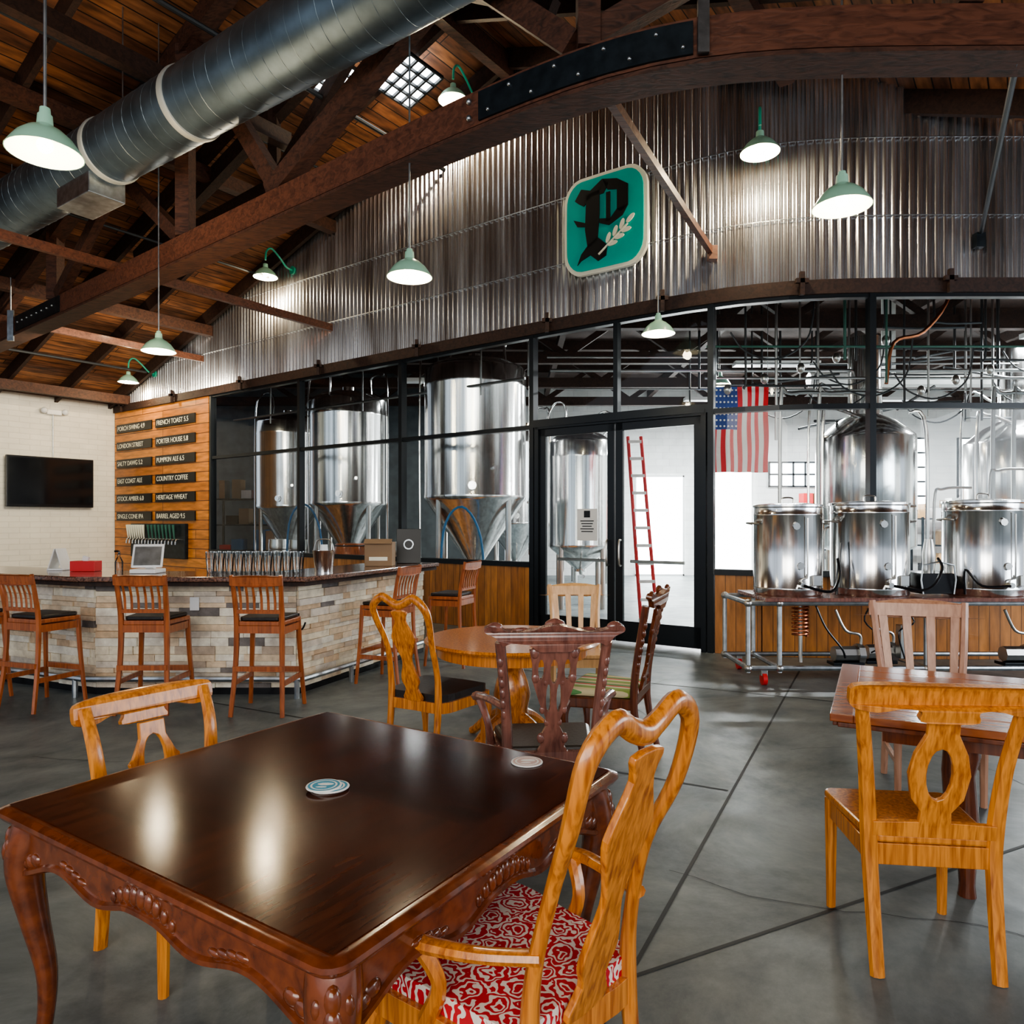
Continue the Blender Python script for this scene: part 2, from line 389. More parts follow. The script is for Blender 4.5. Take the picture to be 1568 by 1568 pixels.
for s in (-3.8,3.8,7.6,11):
    a=R0+U*s+N*.05; b=R0+U*s+N*14.5; z=RIDGE-(SL if s>0 else SR)*abs(s)-.36
    L.append(((a.x,a.y,z),(b.x,b.y,z),.16,.2))
a=R0+N*.05;b=R0+N*14.5; L.append(((a.x,a.y,RIDGE-.25),(b.x,b.y,RIDGE-.25),.14,.3))
beams('purlins',L,M['beam'],rr)

def skylight(s0,s1,t0,t1):
    r=root('window_skylight')
    z=lambda s:RIDGE-SL*s-.30
    P=lambda s,t,dz=0:(lambda p:(p.x,p.y,z(s)+dz))(R0+U*s+N*t)
    mk('pane',[P(s0,t0),P(s1,t0),P(s1,t1),P(s0,t1)],[(0,1,2,3)],M['daylight'],r)
    L=[]
    n=4
    for i in range(n+1):
        s=s0+(s1-s0)*i/n; L.append((P(s,t0,-.02),P(s,t1,-.02),.03,.04))
        t=t0+(t1-t0)*i/n; L.append((P(s0,t,-.02),P(s1,t,-.02),.03,.04))
    beams('muntins',L,M['black'],r)
skylight(.6,1.25,.8,1.45)
skylight(1.2,1.75,1.75,2.5)

# corrugated gable wall
def corr():
    vs=[];fs=[]; x=-9.45; arc=0; cols=[]
    step=.011
    while x<9.5:
        dy=(yw(x+.05)-yw(x-.05))/.1; l=sqrt(1+dy*dy); tx,ty=1/l,dy/l
        nx,ny=ty,-tx
        off=.022*cos(2*pi*arc/.096)
        X=x+nx*(.03+off); Y=yw(x)+ny*(.03+off)
        cols.append((X,Y,roofz(x,yw(x))))
        x+=step/l; arc+=step
    for X,Y,zt in cols: vs+=[(X,Y,4.28),(X,Y,zt)]
    for i in range(len(cols)-1): a=2*i; fs.append((a,a+2,a+3,a+1))
    return mk('wall_back',vs,fs,M['corr'],smooth=False)
o=corr(); o.data.polygons.foreach_set('use_smooth',[True]*len(o.data.polygons))
tr=root('trim_gable_wall')
def ribbon(name,fn,x0,x1,z0,z1,o0,o1,m,parent,n=60,zf=None):
    vs=[];fs=[]
    for i in range(n+1):
        x=x0+(x1-x0)*i/n; dy=(fn(x+.05)-fn(x-.05))/.1; l=sqrt(1+dy*dy); nx,ny=dy/l,-1/l; y=fn(x)
        for o_,z in ((o0,z0),(o1,z0),(o1,z1),(o0,z1)): vs.append((x+nx*o_,y+ny*o_,z))
    for i in range(n):
        for k in range(4):
            a=4*i+k;b=4*i+(k+1)%4; fs.append((a,b,b+4,a+4))
    fs.append((3,2,1,0)); e=4*n; fs.append((e,e+1,e+2,e+3))
    return mk(name,vs,fs,m,parent)
ribbon('header_timber',yw,-9.4,9.5,4.14,4.30,-.08,.09,M['dark'],tr)
ribbon('seam_1',yw,-8.6,9.4,5.02,5.028,.04,.052,M['galv'],tr)
ribbon('seam_2',yw,-6,7.5,5.9,5.908,.04,.052,M['galv'],tr)
vs=[];fs=[]
for i in range(61):
    x=-9.4+18.9*i/60; vs+=[(x,yw(x)+.06,4.2),(x,yw(x)+.06,roofz(x,yw(x)))]
for i in range(60): fs.append((2*i,2*i+2,2*i+3,2*i+1))
mk('backing_wall',vs,fs,M['dark'],tr)
L=[]
for x in (-9,-7.2,-5.2,-3.3,-1.4,.55,1.9,3.3,4.9,6.3):
    p=wp(x,4.25,.13); L.append(((p.x,p.y,4.25),(.05,.05,.26)))
    L.append(((p.x,p.y,4.28),(.14,.05,.05)))
boxes('anchor_brackets',L,M['dark'],tr)

# glazing
gl=root('window_storefront')
def gpane(name,x0,x1,z0,z1,n=6):
    vs=[];fs=[]
    for i in range(n+1):
        x=x0+(x1-x0)*i/n; vs+=[(x,yw(x),z0),(x,yw(x),z1)]
    for i in range(n): fs.append((2*i,2*i+2,2*i+3,2*i+1))
    mk(name,vs,fs,M['glass'],gl,smooth=True)
gpane('glass_left',-6.1,.3,.98,4.14,12); gpane('glass_over_door',.36,2.33,2.95,4.14); gpane('glass_right',2.4,9.4,.98,4.14,24)
ms=[-6.12,-3.82,-1.75,.30,2.38,4.08,6.05,8]
L=[]
for x in ms:
    m=wframe(x); R=Matrix(((m[0][0],-m[0][2],0),(m[1][0],-m[1][2],0),(0,0,1)))
    zb=0 if x in (.30,2.38) else .95
    L.append(((x,yw(x),(zb+4.16)/2),(.07,.12,4.16-zb),R))
m=wframe(1.35); R=Matrix(((m[0][0],-m[0][2],0),(m[1][0],-m[1][2],0),(0,0,1)))
L.append(((1.35,yw(1.35),3.5),(.06,.1,1.2),R))
boxes('mullions',L,M['black'],gl)
ribbon('transom_left',yw,-6.15,.3,2.84,2.90,-.05,.05,M['black'],gl,20)
ribbon('transom_door',yw,.3,2.4,2.86,2.96,-.06,.06,M['black'],gl,10)
ribbon('transom_right',yw,2.38,9.4,2.84,2.90,-.05,.05,M['black'],gl,20)
ribbon('sill_left',yw,-6.15,.28,.93,1.0,-.07,.07,M['black'],gl,20)
ribbon('sill_right',yw,2.42,9.4,.93,1.0,-.07,.07,M['black'],gl,20)
ribbon('head',yw,-6.15,9.4,4.1,4.16,-.05,.05,M['black'],gl,30)
wr=root('wall_wainscot')
def seg_wall(name,x0,x1,z0,z1,m,out=.02,th=.12):
    a=Vector((x0,yw(x0),0));b=Vector((x1,yw(x1),0)); d=(b-a); L_=d.length; d/=L_
    mw=Matrix(((d.x,0,d.y,a.x+d.y*out),(d.y,0,-d.x,a.y-d.x*out),(0,1,0,0),(0,0,0,1)))
    return mk(name,boxv((L_/2,(z0+z1)/2,-th/2),(L_,z1-z0,th)),BF,m,wr,mw=mw), mw, L_
seg_wall('panel_left',-6.1,.27,0,.95,M['wains'])
seg_wall('panel_right_a',2.42,2.9,0,.93,M['wains'],.04); seg_wall('panel_right_b',2.9,4.08,0,.93,M['wains'],.04); seg_wall('panel_right_c',4.08,9.4,0,.93,M['wains'],.04)

# double doors
p0=Vector((.35,yw(.35),0));p1=Vector((2.33,yw(2.33),0)); ang=atan2(p1.y-p0.y,p1.x-p0.x); DL=(p1-p0).length
dr=root('door_1',p0,ang)
def leaf(nm,x0,x1):
    w=x1-x0; c=(x0+x1)/2
    boxes(nm+'_frame',[((x0+.05,0,1.43),(.10,.05,2.8)),((x1-.05,0,1.43),(.10,.05,2.8)),((c,0,.16),(w,.05,.26)),((c,0,2.78),(w,.05,.1))],M['black'],dr,bevel=.004)
    mk(nm+'_glass',[(x0+.1,0,.28),(x1-.1,0,.28),(x1-.1,0,2.74),(x0+.1,0,2.74)],[(0,1,2,3)],M['glass'],dr)
leaf('leaf_1',.05,DL/2-.01); leaf('leaf_2',DL/2+.01,DL-.05)
boxes('jambs',[((.02,0,1.45),(.06,.12,2.9)),((DL-.02,0,1.45),(.06,.12,2.9)),((DL/2,0,2.87),(DL,.12,.08))],M['black'],dr)
for sx in (-.09,.09):
    x=DL/2+sx; tube('handle_%d'%(1 if sx<0 else 2),[(x,-.03,1.0),(x,-.09,1.02),(x,-.09,1.3),(x,-.03,1.32)],.013,M['ssd'],dr,res=3)
    tube('push_bar_%d'%(1 if sx<0 else 2),[(x+sx,.06,1.05),(x+sx*9,.06,1.05)],.02,M['ssd'],dr,res=1)
box('notice',(.80,-.035,1.52),(.30,.004,.42),M['paper'],dr,bevel=0)
boxes('notice_print',[((.80,-.039,1.66),(.09,.003,.09))]+[((.80,-.039,1.57-.035*i),(.2-.03*(i%3),.003,.012)) for i in range(5)],M['inkblk'],dr)

# menu wall (left)
mr_,mwm,ML=seg_wall('menu_wall',-9.42,-6.2,0,4.14,M['menuwood'],.04,.1); mr_.name='menu_wall_planks'
mb=root('menu_board'); mb.matrix_world=mwm
texts=["PORCH SWING 4.9","LONDON STREET","SALTY DAWG 5.2","EAST COAST ALE","STOCK AMBER 6.0","SINGLE CONE IPA","FRENCH TOAST 5.5","PORTER HOUSE 5.8","PUMPKIN ALE 6.5","COUNTRY COFFEE","HERITAGE WHEAT","BARREL AGED 9.5"]
L=[];k=0
for col in range(2):
    for row in range(6):
        x=.2+col*1.78; y=3.74-row*.41
        L.append(((x+.76,y,.02),(1.60,.2,.03)))
        cu=bpy.data.curves.new('beer_name','FONT'); cu.body=texts[k]; cu.size=.15; cu.extrude=.002; cu.materials.append(M['cream'])
        to=bpy.data.objects.new('beer_name',cu); COL.objects.link(to); to.parent=mb; to.location=(x+.02,y-.05,.04); k+=1
boxes('name_plates',L,M['inkblk'],mb)
tp=root('beer_tap_tower'); tp.matrix_world=mwm
boxes('tap_panel',[((2.1,1.15,.05),(2.3,.75,.08))],M['steelblk'],tp,bevel=.01)
tubes('tap_handles',[([(.98+i*.1,1.2,.15),(.98+i*.1,1.26,.16),(.98+i*.1,1.5,.18)],[.012,.018,.035]) for i in range(8)],M['cream'],tp)
tubes('tap_faucets',[([(.98+i*.14,1.18,.05),(.98+i*.14,1.18,.18),(.98+i*.14,1.08,.2)],.016) for i in range(16)],M['ss'],tp)
tubes('tap_handles_dark',[([(1.9+i*.15,1.2,.15),(1.9+i*.15,1.5,.18)],[.015,.03]) for i in range(8)],M['teald'],tp)

# left brick wall
E=Vector((-9.45,17.12,0)); 
mwl=Matrix(((.591,0,.806,E.x),(.806,0,-.591,E.y),(0,1,0,0),(0,0,0,1)))
mk('wall_left',boxv((-7.5,2.3,-.1),(15.2,4.6,.2)),BF,M['brick'],mw=mwl)
pl=root('trim_wall_plate'); pl.matrix_world=mwl
boxes('plate_beam',[((-7.5,4.42,.06),(15,.16,.14))],M['beam'],pl)
tv=root('wall_tv'); tv.matrix_world=mwl
boxes('tv_body',[((-1.42,2.44,.10),(1.74,1.1,.07))],M['blackp'],tv,bevel=.01)
boxes('tv_screen',[((-1.42,2.45,.137),(1.66,1.0,.006))],M['scr'],tv)
boxes('tv_mount',[((-1.42,2.44,.035),(.4,.4,.07))],M['steelblk'],tv)
em=root('emergency_light'); em.matrix_world=mwl
boxes('housing',[((-1.35,4.0,.06),(.3,.12,.1))],M['white'],em,bevel=.02)
blobs('lamp_heads',[((-1.56,4.02,.12),.07,(1,1,1)),((-1.14,4.02,.12),.07,(1,1,1))],M['white'],em)
tube('conduit',[(-1.35,3.95,.02),(-1.35,3.0,.02)],.012,M['galv'],em,res=1)

# ------------------------------------------------------------------ trusses
tA=root('roof_truss')
ribbon('bottom_chord_front',yb,-11.5,7.5,4.46+BZ,4.73+BZ,.03,.12,M['beamr'],tA,70)
ribbon('bottom_chord_rear',yb,-11.5,7.5,4.44+BZ,4.72+BZ,-.12,-.03,M['beam'],tA,70)
ribbon('chord_cap',yb,-11.5,7.5,4.41+BZ,4.44+BZ,-.14,.14,M['beam'],tA,70)
ribbon('splice_plate',yb,-.18,1.24,4.48+BZ,4.70+BZ,.12,.14,M['steelblk'],tA,16)
ribbon('splice_plate_left',yb,-8.0,-6.6,4.47+BZ,4.71+BZ,.12,.14,M['steelblk'],tA,8)
def bpt(x,z,out=0):
    dy=(yb(x+.05)-yb(x-.05))/.1; l=sqrt(1+dy*dy); return Vector((x+dy/l*out,yb(x)-out/l,z+BZ))
bl=[]
for i in range(9):
    z=4.53 if i%2==0 else 4.65
    bl.append((bpt(-.10+i*.16,z,.145),.016,(1,1,1)))
for i in range(8): bl.append((bpt(-7.9+i*.16,4.6,.145),.018,(1,1,1)))
for i in range(2): bl.append((bpt(-.26,4.53+.13*i,.13),.025,(1,1,1)))
blobs('bolts',bl,M['galv'],tA)
p=bpt(1.30,4.66,.16); q=bpt(-8.1,4.58,.16)
boxes('hanger_strap',[(p,(.075,.03,.40)),(q,(.1,.03,.5))],M['galv'],tA)
tubes('hanger_rod',[([tuple(p),(p.x,p.y,roofz(p.x,p.y))],.012,1,None,1),([tuple(q),(q.x,q.y,roofz(q.x,q.y))],.012,1,None,1)],M['galv'],tA)
def up(x): 
    y=yb(x); return roofz(x,y)-.3-BZ
TL=[]
for x in (.55,-3.9,-7.0,3.0): TL.append((bpt(x,4.76),bpt(x,up(x)),.16,.2))
TL.append((bpt(-2.5,4.78),bpt(.45,up(.45)-.1),.16,.2))
TL.append((bpt(-1.8,up(-1.8)),bpt(.45,4.85),.12,.18))
TL.append((bpt(.55,4.85),bpt(2.6,up(2.6)),.12,.18))
TL.append((bpt(-3.8,up(-3.8)),bpt(-2.4,4.8),.12,.18))
TL.append((bpt(-6.9,4.8),bpt(-4.0,up(-4.0)),.12,.18))
TL.append((bpt(-4.0,4.8),bpt(-5.6,up(-5.6)),.12,.16))
TL.append((bpt(-9.2,4.8),bpt(-7.1,up(-7.1)),.12,.16))
beams('webs',TL,M['beam'],tA)
xs=[-10.5+i*.5 for i in range(35)]
TL=[(bpt(a,up(a)),bpt(b,up(b)),.2,.24) for a,b in zip(xs[:-1],xs[1:])]
beams('top_chord',TL,M['beam'],tA)
tB=root('roof_brace_frame')
TL=[]
def rp(s,t,z=None,dz=-.3):
    p=R0+U*s+N*t; zz=RIDGE-(SL*s if s>0 else -SR*s)+dz if z is None else z
    return Vector((p.x,p.y,zz))
for t in (2.3,8.2):
    for a,b in ((0,6),(0,-5)):
        TL.append((rp(a,t,None,-.4),rp(b,t,None,-.4),.14,.24))
    TL.append((rp(0,t,7.9),rp(2.3,t,6.1),.12,.18)); TL.append((rp(2.3,t,6.1),rp(2.3,t,None,-.3),.12,.18))
    TL.append((rp(2.3,t,6.1),rp(6,t,None,-.4),.12,.18)); TL.append((rp(0,t,7.9),rp(-2.2,t,6.6),.12,.16))
TL.append((rp(2.0,2.3,6.6),rp(2.0,8.2,6.6),.14,.2)); TL.append((rp(-1.5,2.3,7.0),rp(-1.5,8.2,7.0),.14,.2))
beams('braces',TL,M['dark'],tB)
tt=root('roof_tie_beams')
TL=[]
for x in (-3.1,-6.35):
    a=wp(x,4.92,.05); b=a+N*9; b.z=4.97; TL.append((a,b,.07,.12))
a=wp(-7.0,5.15,.05); TL.append((a,a+N*7,.06,.10))
beams('ties',TL,M['beamr'],tt)
a=wp(-1.0,6.9,.05); tube('tie_pipe',[a,a+N*4.5],.03,M['dpipe'],tt,res=1)
st=root('wall_strut')
beams('wood_strut',[((.66,yb(.62),4.66),(2.36,yw(2.36)-.08,4.75),.06,.08)],M['beamr'],st)
boxes('foot_bracket',[((2.36,yw(2.36)-.12,4.72),(.1,.1,.16))],M['beamr'],st)
st=root('steel_strut')
tube('pipe',[(3.36,4.78,4.62),(5.22,yw(5.22)-.16,4.78)],.022,M['dpipe'],st,res=1)
boxes('foot_bracket',[((5.22,yw(5.22)-.12,4.7),(.1,.08,.16))],M['steelblk'],st)
tubes('sprinkler_pipes',[([tuple(rp(5.0,.5,5.9)),tuple(rp(5.0,12,5.9))],.022,1,None,1),([tuple(rp(9.3,.5,4.75)),tuple(rp(9.3,12,4.75))],.025,1,None,1),([tuple(rp(2.9,.5,7.0)),tuple(rp(2.9,9,7.0))],.022,1,None,1)],M['dpipe'],rr)  # sprinkler pipes, grouped under the rafters root

# duct
du=root('spiral_duct')
DR=.35
a=Vector((-10.6,12.5,5.87)); b=Vector((.9,4.48,5.87)); dd=(b-a).normalized()
tube('duct_body',[a,b],DR,M['duct'],du,segs=48,res=1)
ln=(b-a).length
s_=dd.cross(Vector((0,0,1))); u_=s_.cross(dd)
hel=[]
n=int(ln/.19*24)
for i in range(n):
    t=i/24*.19; an=2*pi*i/24; c=a+dd*t; hel.append(c+s_*(cos(an)*(DR+.001))+u_*(sin(an)*(DR+.001)))
tube('spiral_seam',hel,.003,M['seamd'],du,segs=4,res=1)
for i,t in enumerate((4.2,7.25,8.9)):
    c=a+dd*t; tube('collar_%d'%(i+1),[c-dd*.05,c-dd*.04,c,c+dd*.04,c+dd*.05],[DR,DR+.012,DR+.018,DR+.012,DR],M['seam'],du,segs=48,res=1)
c=a+dd*6.75-Vector((0,0,.40)); Rm=Matrix((tuple((dd.x,s_.x,0)),tuple((dd.y,s_.y,0)),(0,0,1)))
boxes('branch_boot',[(c,(.8,.42,.24),Rm)],M['galv'],du,bevel=.01)
L=[]
for t in (1.5,4.5,7.5,10.5):
    c=a+dd*t; L.append(([(c.x,c.y,6.2),(c.x,c.y,roofz(c.x,c.y))],.008,1,None,1))
tubes('hanger_rods',L,M['galv'],du)

# ------------------------------------------------------------------ lamps
def shade(r,c,rot=None,sc=1):
    x,y,z=c
    lathe('shade',[(.03*sc,.235*sc),(.04*sc,.23*sc),(.045*sc,.17*sc),(.07*sc,.15*sc),(.10*sc,.135*sc),(.15*sc,.09*sc),(.185*sc,.04*sc),(.20*sc,.015*sc),(.208*sc,0),(.203*sc,0)],M['mint'],r,32,c)
    lathe('shade_liner',[(.203*sc,0),(.18*sc,.035*sc),(.14*sc,.085*sc),(.09*sc,.12*sc),(.001,.13*sc)],M['whiteen'],r,32,c)
    v,f=sphv((x,y,z+.05*sc),.045*sc); mk('bulb',v,f,M['bulb'],r,smooth=True)
def plight(r,loc,e,col=(1,.82,.56),rad=.06):
    l=bpy.data.lights.new('lamp_light','POINT'); l.energy=e; l.color=col; l.shadow_soft_size=rad
    o=bpy.data.objects.new('lamp_light',l); COL.objects.link(o); o.parent=r; o.location=loc
def pendant(x,y,z,e=28,top=None,sc=.93):
    r=root('pendant_lamp',(x,y,0))
    shade(r,(0,0,z),sc=sc); zt=top or roofz(x,y)
    tube('stem',[(0,0,z+.22),(0,0,zt)],.008,M['galv'],r,res=1)
    lathe('cap',[(.001,.25),(.025,.24),(.03,.19)],M['mint'],r,16,(0,0,z))
    plight(r,(0,0,z-.03),e)
pendant(-2.47,3.8,3.50,13,sc=.88); pendant(-.87,6.1,3.63); pendant(-4.18,8.5,3.57); pendant(2.25,4.9,3.70,20); pendant(1.70,8.35,3.74); pendant(3.7,12.8,4.0,15,5.6)
def gooseneck(x,z,e=110,side=0):
    r=root('gooseneck_lamp'); w=wp(x,z,.05); n=wframe(x).col[2].to_3d(); t=wframe(x).col[0].to_3d()*side
    c=w+n*.58+t
    tube('wall_plate',[w,w+n*.03],.075,M['green'],r,segs=20,res=1)
    tube('arm',[w,w+n*.14+t*.2+Vector((0,0,.02)),w+n*.30+t*.5+Vector((0,0,.16)),w+n*.46+t*.8+Vector((0,0,.26)),w+n*.56+t+Vector((0,0,.18)),c+Vector((0,0,.02))],.017,M['green'],r,res=6)
    shade(r,c-Vector((0,0,.28)),sc=1)
    plight(r,c-Vector((0,0,.33)),e,(1,.80,.52))
gooseneck(-3.95,6.13); gooseneck(-7.9,4.85,60); gooseneck(-.45,7.72); gooseneck(2.88,5.82,120)

# ------------------------------------------------------------------ logo sign
lg=root('brewery_sign'); lg.matrix_world=wframe(1.25,5.41,.06)@Matrix.Scale(.93,4)
def oct_(w,h,c):
    return [(-w+c*.9,h-.03*h),(-w*.3,h),(w*.3,h),(w-c*.9,h-.03*h),(w-.02,h-c),(w,h*.3),(w,-h*.3),(w-.02,-h+c),(w-c*.9,-h+.03*h),(w*.3,-h),(-w*.3,-h),(-w+c*.9,-h+.03*h),(-w+.02,-h+c),(-w,-h*.3),(-w,h*.3),(-w+.02,h-c)]
shape('sign_edge',[oct_(.64,.68,.2)],.06,M['cream'],lg,smooth=3)
shape('sign_face',[oct_(.59,.63,.18)],.015,M['teal'],lg,z0=.06,smooth=3)
G=lambda pts:[((x-930)*.0103,(343-y)*.0088) for x,y in pts]
polys=[
 [(886,300),(896,284),(910,290),(928,277),(938,286),(930,300),(912,300),(900,312),(892,306)],
 [(904,296),(924,292),(924,330),(921,372),(906,380),(902,350)],
 [(928,277),(950,283),(966,296),(966,328),(956,336),(950,330),(950,300),(936,296)],
 [(966,328),(958,342),(938,352),(924,345),(924,338),(940,342),(950,330)],
 [(921,366),(936,382),(934,398),(922,404),(910,392),(896,398),(890,404),(896,388),(906,376)],
 [(934,300),(940,300),(940,345),(934,345)],
 [(884,330),(904,340),(904,346),(890,342)]]
for i,pl_ in enumerate(polys): shape('letter_stroke_%d'%(i+1),[G(pl_)],.02,M['inkblk'],lg,z0=.07)
for i,(x,y) in enumerate([(938,372),(948,364),(958,356),(944,382),(954,374),(964,366),(970,350)]):
    X,Y=G([(x,y)])[0]; an=radians(70 if i<3 else 10) if i<6 else radians(40)
    pts=[(X+cos(an)*.075*cos(q)-sin(an)*.03*sin(q),Y+sin(an)*.075*cos(q)+cos(an)*.03*sin(q)) for q in [2*pi*j/12 for j in range(12)]]
    shape('wheat_grain_%d'%(i+1),[pts],.02,M['cream'],lg,z0=.085)
a_,b_=G([(924,394)])[0],G([(966,358)])[0]
mk('wheat_stem',boxv(((a_[0]+b_[0])/2,(a_[1]+b_[1])/2,.1),(.55,.018,.02),Matrix.Rotation(atan2(b_[1]-a_[1],b_[0]-a_[0]),3,'Z')),BF,M['cream'],lg)

# ------------------------------------------------------------------ brewery room
ribx=[-9.3+ i*1.0 for i in range(26)]
vs=[(x,yw(x)+.12,5.7) for x in ribx]+[(16,22,5.7),(-9.3,22,5.7)]
mk('ceiling_brewery',vs,[tuple(range(len(vs)))],M['dark'])
mk('wall_brewery_back',boxv((7.9,2.85,-.1),(16.2,5.7,.2)),BF,M['bwall'],mw=Matrix(((1,0,0,0),(0,0,-1,21),(0,1,0,0),(0,0,0,1))))
mk('wall_brewery_partition',boxv((-4.9,2.85,-.1),(9.4,5.7,.2)),BF,M['greywall'],mw=Matrix(((1,0,0,0),(0,0,-1,19.5),(0,1,0,0),(0,0,0,1))))
mk('wall_brewery_right',boxv((0,0,0),(.2,13,5.7)),BF,M['bwall'],mw=Matrix.Translation((16,14.6,2.85)))
br=root('trim_brewery_trusses')
TL=[]
for y in (11.5,14,16.5,19):
    x0=max(-9,(10.3-y)/.733+.6)
    TL.append(((x0,y,4.75),(16,y,4.75),.16,.22)); TL.append(((x0,y,5.6),(16,y,5.6),.16,.2))
    x=x0
    k=0
    while x<15:
        TL.append(((x,y,4.8 if k%2 else 5.55),(x+1.1,y,5.55 if k%2 else 4.8),.1,.12)); x+=1.1;k+=1
for x in (1,4,7,10,13): TL.append(((x,max(yw(x)+.2,10),5.3),(x,21,5.3),.12,.2))
beams('timbers',TL,M['dark'],br)
def bwin(nm,x0,x1,z0,z1,y,nx,nz,m):
    r=root(nm); mk('pane',[(x0,y,z0),(x1,y,z0),(x1,y,z1),(x0,y,z1)],[(0,1,2,3)],m,r)
    L=[]
    for i in range(nx+1): L.append((((x0+(x1-x0)*i/nx),y-.02,(z0+z1)/2),(.05,.05,z1-z0+.04)))
    for i in range(nz+1): L.append((((x0+x1)/2,y-.02,z0+(z1-z0)*i/nz),(x1-x0+.04,.05,.05)))
    boxes('muntins',L,M['dpipe'] if nx>1 else M['white'],r)
bwin('window_1',10.7,12.1,1.9,4.0,20.97,4,5,M['daylight'])
bwin('window_2',7.5,8.9,2.6,3.3,20.97,4,2,M['daylight'])
bwin('window_3',13,15,1.9,4.0,20.97,5,5,M['daylight'])
bwin('door_2',5.5,7.0,.02,3.7,20.97,1,1,M['daylight2'])
bwin('brewery_glow_panel',3.6,5.0,.02,2.9,20.97,1,1,M['daylight'])  # glowing panel added on the white back wall, not a real door
def alight(nm,loc,sx,sy,e,rot=(0,0,0),col=(1,1,1)):
    r=root(nm,loc)
    l=bpy.data.lights.new('brewery_fill','AREA'); l.shape='RECTANGLE'; l.size=sx; l.size_y=sy; l.energy=e; l.color=col
    o=bpy.data.objects.new('brewery_fill',l); COL.objects.link(o); o.parent=r; o.rotation_euler=rot; o.location=(0,0,-.06)
    box('fixture_housing',(0,0,0),(sx,sy,.08),M['white'],r)
    return r
for x,y in ((5.0,13.6),(9,11.5),(5,17.5),(9.5,17.5),(13,14),(-1.6,15.2)):
    alight('brewery_fill_fixture',(x,y,4.55),1.6,.25,560 if x>0 else 70,col=(.96,.985,1))  # area lights with housings, added to brighten the brewery

def tank(x,y,r,z0,z1,zc,nm='fermentation_tank'):
    t=root(nm,(x,y,0))
    prof=[(.10,zc-.05),(.10,zc),(r*.97,z0-.03),(r,z0),(r*1.006,z0+.03),(r*1.006,z0+.06),(r,z0+.08),(r,z1-.3),(r*1.006,z1-.28),(r*1.006,z1-.24),(r,z1-.22),(r,z1),(r*.96,z1+.06),(r*.75,z1+.15),(r*.4,z1+.22),(.12,z1+.25),(.12,z1+.32),(.001,z1+.32)]
    lathe('vessel',prof,M['ss'],t,64)
    L=[]
    for k in range(4):
        a=pi/4+k*pi/2; L.append(([(r*.93*cos(a),r*.93*sin(a),z0+.1),(r*.93*cos(a),r*.93*sin(a),.0)],.045,1,None,1))
    tubes('legs',L,M['ssd'],t)
    tubes('fittings',[([(0,-r*.98,z0+.2),(0,-r*1.08,z0+.2)],.07,1,None,1),([(0,-r*1.05,z0+.2),(0,-r*1.12,z0+.2)],.04,1,None,1),([(r*.4,-r*.9,z0+.5),(r*.42,-r*1.02,z0+.5)],.03,1,None,1),([(.0,0,zc),(0,-.3,zc-.1),(0,-r,zc-.1)],.035),
      ([(r*.6,0,z1+.15),(r*.6,0,z1+.5),(r*.9,-.1,z1+.55),(r*1.07,-.2,z1+.2),(r*1.07,-.2,1.0)],.025),([(-r*.5,0,z1+.15),(-r*.5,0,z1+.7),(-r*.9,.1,z1+.7),(-r*1.1,.1,z1+.1),(-r*1.1,.1,.8)],.02)],M['ss'],t)
    return t
tank(-.64,12.5,.88,1.95,4.15,.8); tank(-3.3,14.5,.76,1.9,3.95,.9); tank(-5.35,17.2,.75,1.9,3.9,.9); tank(1.25,13.2,.56,1.1,3.0,.7); tank(.1,16.5,.7,1.5,3.6,.7); tank(2.0,18.6,.6,1.3,3.3,.7)
def kettle_big(x,y,r,z0,z1):
    t=root('brew_kettle',(x,y,0))
    lathe('vessel',[(.1,z0-.2),(r*.95,z0-.05),(r,z0),(r,z1),(r*.98,z1+.05),(r*.6,z1+.28),(.25,z1+.38),(.22,z1+1.6),(.001,z1+1.6)],M['ss'],t,64)
    tubes('legs',[([(r*.8*cos(k*pi/2+.7),r*.8*sin(k*pi/2+.7),0),(r*.8*cos(k*pi/2+.7),r*.8*sin(k*pi/2+.7),z0+.05)],.05,1,None,1) for k in range(4)],M['ssd'],t)
    tubes('piping',[([(-r*1.1,-.3,.3),(-r*1.1,-.3,z1+.2),(-r*.9,-.3,z1+.45),(-r*.3,-.3,z1+.3)],.03),([(r*1.1,-.3,.3),(r*1.1,-.3,z1+.1),(r*.8,-.2,z1+.4)],.03),([(-r*1.25,-.1,.3),(-r*1.25,-.1,z1+.6),(-r*.6,-.1,z1+.7)],.02)],M['ss'],t)
    return t
kettle_big(5.55,11.3,.72,1.2,2.85); kettle_big(8.4,12.0,.75,1.2,2.85)
def keg(x,y,z=0,nm='beer_keg'):
    k=root(nm,(x,y,z)); lathe('shell',[(.001,.04),(.17,.04),(.17,0),(.19,0),(.195,.06),(.2,.12),(.195,.19),(.205,.2),(.195,.21),(.195,.38),(.205,.39),(.195,.4),(.2,.48),(.19,.54),(.19,.6),(.17,.6),(.17,.55),(.001,.55)],M['ssd'],k,28)
for x in (-4.9,-4.35,-2.4,-1.95): 
    keg(x,yw(x)+1.25); keg(x,yw(x)+1.25,.6)
bb=root('oak_barrel',(-2.95,13.1,.75))
lathe('staves',[(.001,-.42),(.25,-.42),(.27,-.4),(.33,-.1),(.33,.1),(.27,.4),(.25,.42),(.001,.42)],M['cherry'],bb,28)
tubes('hoops',[([(rr_*cos(q*pi/10),rr_*sin(q*pi/10),zz) for q in range(21)],.012,1,None,1) for rr_,zz in ((.275,-.38),(.318,-.18),(.318,.18),(.275,.38))],M['steelblk'],bb)
boxes('stand',[((0,0,-.58),(.6,.6,.32))],M['steelblk'],bb)
